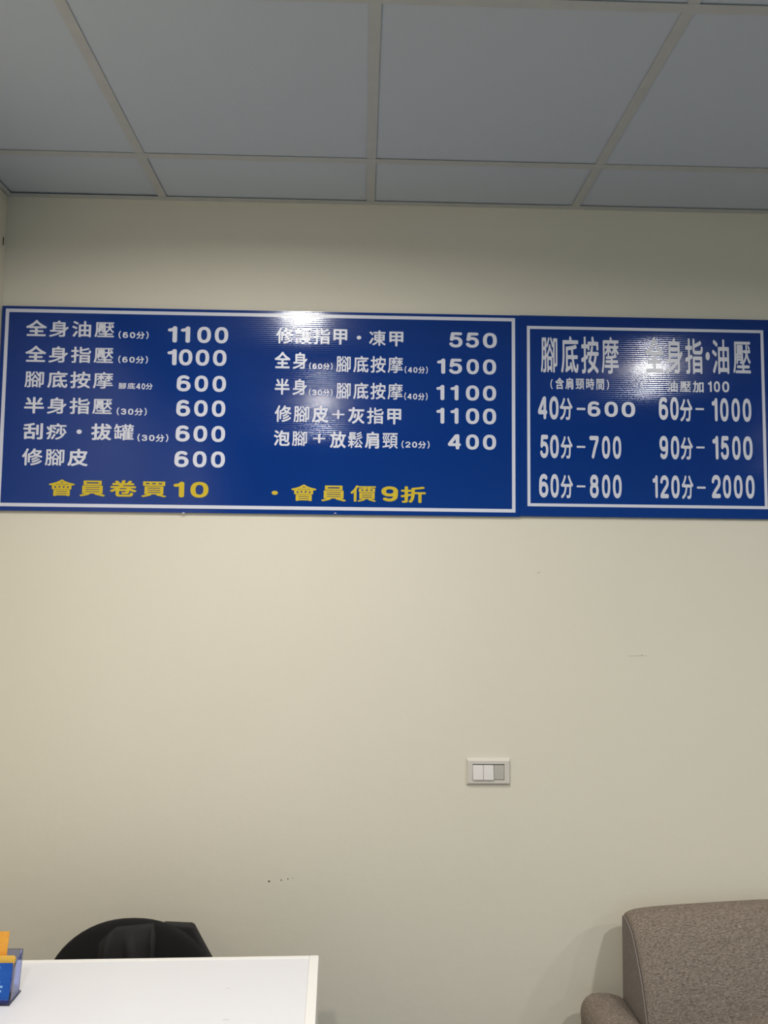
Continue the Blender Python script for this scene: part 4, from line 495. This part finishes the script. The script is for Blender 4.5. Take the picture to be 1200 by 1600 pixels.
# ---------------------------------------------------------------- price boards
FLUTE = 0.0058
def board(name, label, x0, x1, z0, z1, border, bw, index):
    """fluted twin-wall plastic sheet: ribbed front, flat back"""
    S_MAX = 0.058     # steepest slope of a rib; most of each rib is nearly flat
    NS = 12
    rib, acc = [], 0.0
    for k in range(NS):
        rib.append(acc)
        tri = 1 - 4 * (k + .5) / NS if k < NS / 2 else 4 * (k + .5) / NS - 3
        acc += S_MAX * FLUTE / NS * math.copysign(abs(tri) ** 2.2, tri)
    ox, oz = (x0 + x1) / 2, z0
    n = int((z1 - z0) / FLUTE) * 12
    rows = []
    prof = []
    for i in range(n + 1):
        z = (z1 - z0) * i / n     # whole ribs
        prof.append((-.009 - rib[i % NS], z))
    loop = prof + [(-.005, z1 - z0), (-.005, 0.0)]
    bm = bmesh.new()
    Lv = [bm.verts.new((x0 - ox, p[0], p[1])) for p in loop]
    Rv = [bm.verts.new((x1 - ox, p[0], p[1])) for p in loop]
    for i in range(len(loop)):
        j = (i + 1) % len(loop)
        f = bm.faces.new((Lv[i], Rv[i], Rv[j], Lv[j]))
        f.smooth = i < n
    bm.faces.new(Lv[::-1]); bm.faces.new(Rv)
    bmesh.ops.recalc_face_normals(bm, faces=bm.faces[:])
    for e in bm.edges:
        if len(e.link_faces) == 2 and not (e.link_faces[0].smooth and e.link_faces[1].smooth): e.smooth = False
    me = bm_mesh(bm)
    o = bpy.data.objects.new(name, me)
    me.materials.append(BLUE)
    o.location = (ox, 0, oz)
    COL.objects.link(o)
    tag(o, label, 'sign')
    bx0, bx1, bz0, bz1 = border
    bm = bmesh.new()
    y0, y1 = -.0096, -.0091
    box_bm(bm, bx0 - ox, bx1 - ox, y0, y1, bz1 - bw - oz, bz1 - oz)
    box_bm(bm, bx0 - ox, bx1 - ox, y0, y1, bz0 - oz, bz0 + bw - oz)
    box_bm(bm, bx0 - ox, bx0 + bw - ox, y0, y1, bz0 + bw - oz, bz1 - bw - oz)
    box_bm(bm, bx1 - bw - ox, bx1 - ox, y0, y1, bz0 + bw - oz, bz1 - bw - oz)
    tag(link('border', bm_mesh(bm), VINYL, parent=o), 'white line frame')
    for bi, part, colour, glyphs in LETTERING:
        if bi != index: continue
        cu = bpy.data.curves.new('c', 'CURVE')
        cu.dimensions = '2D'
        cu.fill_mode = 'BOTH'
        cu.extrude = 0.0002
        for ch, gx0, gx1, gz0, gz1 in glyphs:
            loops = []
            for v in GLYPHS[ch]:
                loops.append(list(zip(v[0::2], v[1::2])))
            wx = max(p[0] for L in loops for p in L)
            wz = max(p[1] for L in loops for p in L)
            sx, sz = (gx1 - gx0) / 1e4 / wx, (gz1 - gz0) / 1e4 / wz
            for L in loops:
                sp = cu.splines.new('POLY')
                sp.points.add(len(L) - 1)
                for q, (px, pz) in enumerate(L):
                    sp.points[q].co = (gx0 / 1e4 + px * sx - ox, gz0 / 1e4 + pz * sz - oz, 0, 1)
                sp.use_cyclic_u = True
        co = bpy.data.objects.new('c', cu)
        COL.objects.link(co)
        bpy.context.view_layer.update()
        me = bpy.data.meshes.new_from_object(co.evaluated_get(bpy.context.evaluated_depsgraph_get()))
        bpy.data.objects.remove(co)
        bpy.data.curves.remove(cu)
        me.transform(Matrix(((1, 0, 0, 0), (0, 0, -1, -.0095), (0, 1, 0, 0), (0, 0, 0, 1))))
        me.materials.clear()
        t = link(part, me, YELLOW if colour == 'y' else VINYL, parent=o)
        if colour == 'y': t['label'] = 'yellow lettering'
    return o

left = board('price_board', 'long blue board with white prices and two yellow lines, left of the smaller board', -1.0401, 0.4531, 1.7898, 2.3805, (-1.0303, 0.4408, 1.8018, 2.3722), .0098, 0)
right = board('price_board', 'shorter blue board with tall white headings, to the right of the long board', 0.4536, 1.1968, 1.7918, 2.3813, (0.4756, 1.1759, 1.8207, 2.3499), .0086, 1)
for bd, half in ((left, .70), (right, .33)):
    bd['group'] = 'blue price boards'
    for sx in (-1, 1):
        for z in (.08, .50):
            link('foam_pad', box(sx * half - .02, sx * half + .02, -.0049, -.0001, z, z + .03), VINYL, parent=bd)
# two crumpled bits of tape along the lower edge of the long board
for x, z, ln in [(-0.506, 1.7888, .012), (-0.0757, 1.7938, .009)]:
    me = extrude_poly([(x - ln / 2 - left.location.x, -.0018), (x - left.location.x, .0022), (x + ln / 2 - left.location.x, -.0012), (x - left.location.x, -.0008)], 'y', -.0102, -.0085)
    me.transform(Matrix.Translation((0, 0, z - left.location.z)))
    tag(link('tape_scrap', me, VINYL, parent=left), 'crumpled pale tape')

# ---------------------------------------------------------------- wall switch
cx, cz0, cz1 = .3638, 1.0345, 1.1095
sw = empty('light_switch', (cx, 0, cz0))
tag(sw, 'triple rocker light switch in a cream plate on the bare wall', 'light switch')
hw, hh = .0615, .0750
def frustum_ring(x0, x1, z0, z1, i0, i1, k0, k1, ya, yb, b):
    """frame plate with sloped rim and a rectangular opening"""
    o1 = [(x0, ya, z0), (x1, ya, z0), (x1, ya, z1), (x0, ya, z1)]
    o2 = [(x0 + b * .5, yb, z0 + b), (x1 - b * .5, yb, z0 + b), (x1 - b * .5, yb, z1 - b), (x0 + b * .5, yb, z1 - b)]
    o3 = [(i0, yb, k0), (i1, yb, k0), (i1, yb, k1), (i0, yb, k1)]
    o4 = [(i0, yb + .004, k0), (i1, yb + .004, k0), (i1, yb + .004, k1), (i0, yb + .004, k1)]
    bm, _ = grid_mesh([o1, o2, o3, o4], close_u=True)
    bmesh.ops.recalc_face_normals(bm, faces=bm.faces[:])
    return bm_mesh(bm)
plate = link('plate', frustum_ring(-hw, hw, 0, hh, -.0450, .0445, .0155, .0595, 0.0, -.009, .007), SWITCH, parent=sw)
link('back_box', box(-.0450, .0445, -.0055, 0, .0155, .0595), DARK, parent=sw)
def rocker(x0, x1, tilt, m, lab=None):
    z0, z1 = .0172, .0568
    yt, yb2 = (-.0085, -.0135) if tilt > 0 else (-.0095, -.0075)
    pts = [(-.005, z0), (yb2, z0), (yb2 * .5 + yt * .5 - .0004, (z0 + z1) / 2), (yt, z1), (-.005, z1)]
    tag(link('rocker', extrude_poly(pts, 'x', x0, x1, .0006, 2), m, parent=sw), lab)
rocker(-.0443, -.0156, 1, ROCKER)
rocker(-.0146, .0140, 1, ROCKER)
rocker(.0152, .0436, -1, ROCKER_GREY, 'greyer rocker pressed the other way')

# ---------------------------------------------------------------- cable trunking in the left corner
tr_pts = [(-.055, 0.0), (-.0004, 0.0), (-.0004, CEIL - .030), (-.0140, CEIL - .022), (-.0140, CEIL - .003), (-.055, CEIL - .003)]
tr = link('cable_trunking', extrude_poly(tr_pts, 'x', XL + .0001, XL + .0034), CREAM, origin=(XL + .0017, -.03, 0))
tag(tr, 'narrow cream upright trunking strip on the left wall by the corner', 'trunking')
link('slot', box(.0010, .0021, .0085, .0145, 2.556, 2.580), DARK, parent=tr)

# ---------------------------------------------------------------- desk
A_D = math.radians(1.65)
desk = empty('reception_desk', (-.0862, -.3874, 0), A_D)
tag(desk, 'white laminate reception desk with a banded edge, in front of the black chair', 'desk')
DL, DD = .925, .62     # length, depth
top_ = link('desk_top', box(-DL, -.0212, -DD + .018, -.0125, .7270, .7494), DESK, parent=desk)
for (u, v, a, b2_) in [(-.1805, -.262, .012, .0022), (-.1905, -.140, .008, .0018)]:
    link('scuff_mark', box(u, u + a, v, v + b2_, .7493, .74955), SCUFF, parent=top_)
link('edge_band', box(-DL, -.0212, -.0123, 0.0, .7245, .7506, .0012), BAND, parent=desk)
link('side_panel', box(-.0210, 0.0, -DD, 0.0, 0.0, .7508, .0012), BAND, parent=desk)
link('side_panel', box(-DL - .02, -DL, -DD, 0.0, 0.0, .7508, .0012), BAND, parent=desk)
link('front_panel', box(-DL, -.0212, -DD, -DD + .018, .05, .7500, .0012), DESK, parent=desk)

# ---------------------------------------------------------------- chair
CX, CY = -.572, -.150
chair = empty('office_chair', (CX, CY, 0))
tag(chair, 'black cloth chair with a rounded backrest, tucked between desk and wall', 'chair')
def dome(hx, hz, cz, yc, th, nu=64, nv=14, p=2.15, curve=.25, lump=None):
    """puffy rounded pad standing upright: rings from rim to centre, front and back"""
    rows = []
    for s in (-1, 1):
        rg = range(nv + 1) if s < 0 else range(nv - 1, -1, -1)
        for i in rg:
            f = math.cos(math.pi / 2 * i / nv) if True else 0
            d = math.sin(math.pi / 2 * i / nv) ** .6
            row = []
            for k in range(nu):
                a = 2 * math.pi * k / nu
                c, sn = math.cos(a), math.sin(a)
                x = hx * f * math.copysign(abs(c) ** (2 / p), c)
                z = hz * f * math.copysign(abs(sn) ** (2 / p), sn)
                y = yc + s * th * d - curve * x * x
                row.append((x, y, cz + z))
            rows.append(row)
    bm, _ = grid_mesh(rows, close_u=True)
    bmesh.ops.remove_doubles(bm, verts=bm.verts[:], dist=1e-5)
    bmesh.ops.recalc_face_normals(bm, faces=bm.faces[:])
    return bm_mesh(bm)
BHX, BHZ, BCZ = .222, .205, .5310
link('backrest', dome(BHX, BHZ, BCZ, 0.0, .022), BLACK_CLOTH, parent=chair, smooth=True)
link('seat', box(-.22, .22, -.47, -.035, .40, .455, .022, 4), BLACK_CLOTH, parent=chair, smooth=False)
link('back_post', tube([(0, .012, .42), (0, .030, .40), (0, -.02, .375), (0, -.2, .37)], .016, 10), BLACK_PLASTIC, parent=chair, smooth=True)
for sx in (-1, 1):
    for y in (-.43, -.06):
        link('leg', tube([(sx * .18, y, .41), (sx * .20, y - (.02 if y < -.2 else -.0), 0.0)], .013, 12), BLACK_PLASTIC, parent=chair, smooth=True)

# black jacket: folded flap in front of the backrest, body hanging down behind
jk = empty('jacket', (CX, CY, .46))
tag(jk, 'black jacket draped over the chair back, one corner poking out at its right', 'jacket')
def dome_front(x, z):
    """depth of the pad's front face at local x and height z"""
    q = min(1.0, (abs(x / BHX) ** 2.15 + abs((z - BCZ) / BHZ) ** 2.15)) ** (1 / 2.15)
    i = math.acos(min(1, q))
    return -.022 * math.sin(i) ** .6 - .25 * x * x
rows = []
NU, NV = 44, 30
for v in range(NV + 1):
    row = []
    for u in range(NU + 1):
        fu, fv = u / NU, v / NV
        x = -.082 + .146 * fu
        top = .7160 + .012 * fu - .045 * max(0, .30 - fu) ** 1.2 / .30 - .03 * max(0, fu - .93) / .07
        z = .47 + (top - .47) * fv
        g = lambda c, s: math.exp(-((fu - c) / s) ** 2)
        h = .0035 + 1.5 * .011 * g(.955, .05) + .014 * g(.52 - .22 * (fv - 1), .09) * min(1, (1 - fv) * 5) + .012 * g(.08 + .10 * fv, .06) + .006 * g(.70, .10)
        edge = min(1, fu * 14) * min(1, (1 - fu) * 20) * min(1, (1 - fv) * 7)
        y = dome_front(x, z) - h * (edge ** .5) + .002 * (1 - edge)
        row.append((x, y, z - .46))
    rows.append(row)
bm, _ = grid_mesh(rows)
bmesh.ops.recalc_face_normals(bm, faces=bm.faces[:])
bmesh.ops.solidify(bm, geom=bm.faces[:], thickness=-.002)
link('front_flap', bm_mesh(bm), BLACK_JACKET, parent=jk, smooth=True)
pts = [(.045, .700), (.072, .7095), (.095, .7085), (.140, .7065), (.148, .7025), (.170, .6640), (.196, .620), (.205, .56), (.19, .47), (.02, .46), (.0, .58), (.02, .68)]
me = extrude_poly([(x, z - .46) for x, z in pts], 'y', .026, .052, .007, 3)
link('hanging_body', me, BLACK_JACKET, parent=jk)

# ---------------------------------------------------------------- card holder and cards
HW = .105
hx1 = -.6962; hx0 = hx1 - HW
hy, hz = -.6000, .7508
hold = empty('card_holder', ((hx0 + hx1) / 2, hy, hz - .0012))
tag(hold, 'blue tinted clear card holder at the left end of the white desk', 'card holder')
h2 = HW / 2
T = .0025
# profile points (y, z) relative to the front lower edge; front and back both lean away from the camera
F0, F1 = (.0035, .003), (.018, .066)
B0, B1 = (.048, .003), (.061, .083)
me = box(-h2 - .0015, h2 + .0015, 0.0, .0575, 0.0, .0035, .0008); link('base', me, ACRYLIC, parent=hold)
L1 = (.0048, .0085)
link('front_lip', extrude_poly([F0, (F0[0] + T, F0[1]), (L1[0] + T, L1[1]), L1], 'x', -h2, h2, .0004, 1), ACRYLIC, parent=hold)
link('back_panel', extrude_poly([B0, (B0[0] + T, B0[1]), (B1[0] + T, B1[1]), B1], 'x', -h2, h2, .0004, 1), ACRYLIC, parent=hold)
for s in (-1, 1):
    xa, xb = (h2 - T, h2) if s > 0 else (-h2, -h2 + T)
    link('side_panel', extrude_poly([(F0[0] + T + .0002, F0[1]), (B0[0] - .0002, B0[1]), (B1[0] - .0002, B1[1]), (F1[0] + T + .0002, F1[1])], 'x', xa, xb, .0004, 1), ACRYLIC, parent=hold)

def card(name, label, w0, w1, f, height, th, m, base=.0042, corner=.003, group='cards in the tinted holder'):
    """card leaning in the holder: f = how far back its foot stands; leans with the panels"""
    lean = math.atan2(.0145, .063)
    pts = [(w0, 0), (w1, 0)]
    for k in range(5):
        a = math.pi / 2 * k / 4
        pts.append((w1 - corner + corner * math.cos(a), height - corner + corner * math.sin(a)))
    pts.append((w0, height))
    me = extrude_poly(pts, 'y', 0, th)
    o = link(name, me, m)
    o.location = ((hx0 + hx1) / 2, hy + f, hz + base - .0012)
    o.rotation_euler = (-lean, 0, 0)
    return tag(o, label, 'card', group)
c1 = card('leaflet', 'blue leaflet standing at the front of the tinted holder', -.049, .0482, .0075, .0700, .0025, CARD_BLUE, corner=.001)
for x0, x1, z in [(.004, .0275, .0335), (.008, .0335, .0255), (.006, .0318, .0175), (.010, .0240, .0600)]:
    link('print_line', box(x0, x1, -.0003, 0.0001, z, z + .0036), CARD_WHITE, parent=c1)
card('leaflet', 'short orange card with a rounded corner behind the blue leaflet', -.048, .0478, .0165, .0790, .0060, ORANGE_PALE, corner=.006)
card('leaflet', 'tall orange card sticking up above the rest of the holder', -.046, .0265, .0260, .1210, .0018, ORANGE, corner=.001)

# ---------------------------------------------------------------- sofa
A_S = math.radians(2.1)
sofa = empty('sofa', (.7225, -.060, 0), A_S)
tag(sofa, 'brown grey woven fabric sofa with a low padded arm, under the right price board', 'sofa')
SL = 1.42
# side seam of the back in (forward, height)
seam = [(.000, .425), (.000, .56), (.000, .698), (.003, .7055), (.012, .7090), (.030, .7060), (.055, .6975), (.073, .6860), (.090, .6650), (.108, .6380), (.124, .6120), (.139, .5860), (.152, .5500), (.166, .5090), (.182, .4550), (.186, .425)]
def crown(x):
    d = max(0.0, min(x, SL - x))
    a = math.sqrt(max(0, 1 - (1 - min(d, .06) / .06) ** 2))
    return .0215 * a + .018 * min(1, max(0, d - .05) / .36) ** .7
front = seam[2:]
xs_ = [0, .0015, .004, .008, .014, .022, .032, .045, .06, .09, .14, .2, .28, .38, .5, .71]
xs_ = xs_ + [SL - x for x in xs_[::-1][1:]]
rows = []
for x in xs_:
    c = crown(x)
    e = c / .0395
    row = []
    for k, (f, z) in enumerate(front):
        wz = max(0, min(1, (z - .50) / .20)) ** 1.3
        push = .016 * min(1, e * 1.6) * math.sin(math.pi * min(1, k / (len(front) - 1)) * .92)
        row.append((x, -(f + push), z + c * wz))
    rows.append(row)
# rear skin closes the cushion
rows2 = []
for r in rows:
    x = r[0][0]
    rows2.append([(x, 0.0, .425)] + r + [])
bm, vv = grid_mesh(rows2)
bm.faces.new([q for q in vv[0]]); bm.faces.new([q for q in vv[-1]][::-1])
for i in range(len(vv) - 1):
    bm.faces.new((vv[i][0], vv[i + 1][0], vv[i + 1][-1], vv[i][-1]))
bmesh.ops.recalc_face_normals(bm, faces=bm.faces[:])
me = bm_mesh(bm)
bk = link('backrest', me, SOFA, parent=sofa)
for p in me.polygons: p.use_smooth = abs(p.normal.x) < .97
# upholstered end panels and their seam stitching
for s, x in ((-1, 0.0), (1, SL)):
    xa, xb = (-.004, -.0002) if s < 0 else (SL + .0002, SL + .004)
    link('end_panel', extrude_poly([(-f, z) for f, z in seam], 'x', xa, xb, .0015, 2), SOFA_SIDE, parent=sofa)
    st = link('seam_stitch', tube([(xa + .0005 if s < 0 else xb - .0005, -f - .001, z + .0005) for f, z in seam[3:]], .0011, 6), STITCH, parent=sofa)
# arms
def arm(x0, x1, name='armrest'):
    W_ = x1 - x0
    sgn = 1
    prof = [(0.0, .10), (0.0, .440), (-.002, .4600), (0.0, .4760), (.006, .4900), (.016, .5010), (.030, .5080), (.050, .5100), (.075, .5075), (.098, .5020), (.112, .4960), (.1165, .4880), (.1170, .10)]
    if x0 > .5: prof = [(W_ - p[0], p[1]) for p in prof][::-1]
    me = extrude_poly([(x0 + p[0], p[1]) for p in prof], 'y', -.74, -.004, .006, 3)
    return link(name, me, SOFA, parent=sofa, smooth=False)
AW = .1170
a1 = arm(-.1215, -.1215 + AW)
link('seam_stitch', tube([(-.1222, -.012, .4600), (-.1222, -.37, .4600), (-.1222, -.735, .4600)], .0012, 6), STITCH, parent=a1)
a2 = arm(SL + .0045, SL + .0045 + AW)
# seat: one upholstered cushion with sewn channels
rows = []
nx, ny = 72, 26
for j in range(ny + 1):
    y = -.150 - .60 * j / ny
    row = []
    for i in range(nx + 1):
        x = SL * i / nx
        d = min(x, SL - x)
        z = .488 + .036 * (min(1, d / .30) ** .8)
        g = min(abs(x - .263 - .298 * k) for k in range(4))
        z -= .006 * math.exp(-(g / .006) ** 2)
        z -= .05 * max(0, j / ny - .93) / .07
        row.append((x, y, z))
    rows.append(row)
bm, vv = grid_mesh(rows)
ring = [vv[0][i] for i in range(nx + 1)] + [vv[j][nx] for j in range(1, ny + 1)] + [vv[ny][i] for i in range(nx - 1, -1, -1)] + [vv[j][0] for j in range(ny - 1, 0, -1)]
low = [bm.verts.new((v.co.x, v.co.y, .33)) for v in ring]
for i in range(len(ring)):
    k = (i + 1) % len(ring)
    bm.faces.new((ring[i], ring[k], low[k], low[i]))
bm.faces.new(low)
bmesh.ops.recalc_face_normals(bm, faces=bm.faces[:])
me = bm_mesh(bm)
link('seat_cushion', me, SOFA, parent=sofa)
for p in me.polygons: p.use_smooth = p.normal.z > .5
link('frame', box(0, SL, -.73, -.01, .10, .3295, .006), SOFA_SIDE, parent=sofa)
link('back_frame', box(0, SL, -.140, -.002, .33, .4248, .004), SOFA_SIDE, parent=sofa)
for x in (-.07, SL + .07):
    for y in (-.70, -.06):
        bm = bmesh.new(); cyl_bm(bm, x, y, 0.0, .0995, .018, .024, 20)
        link('leg', bm_mesh(bm), WOOD, parent=sofa)
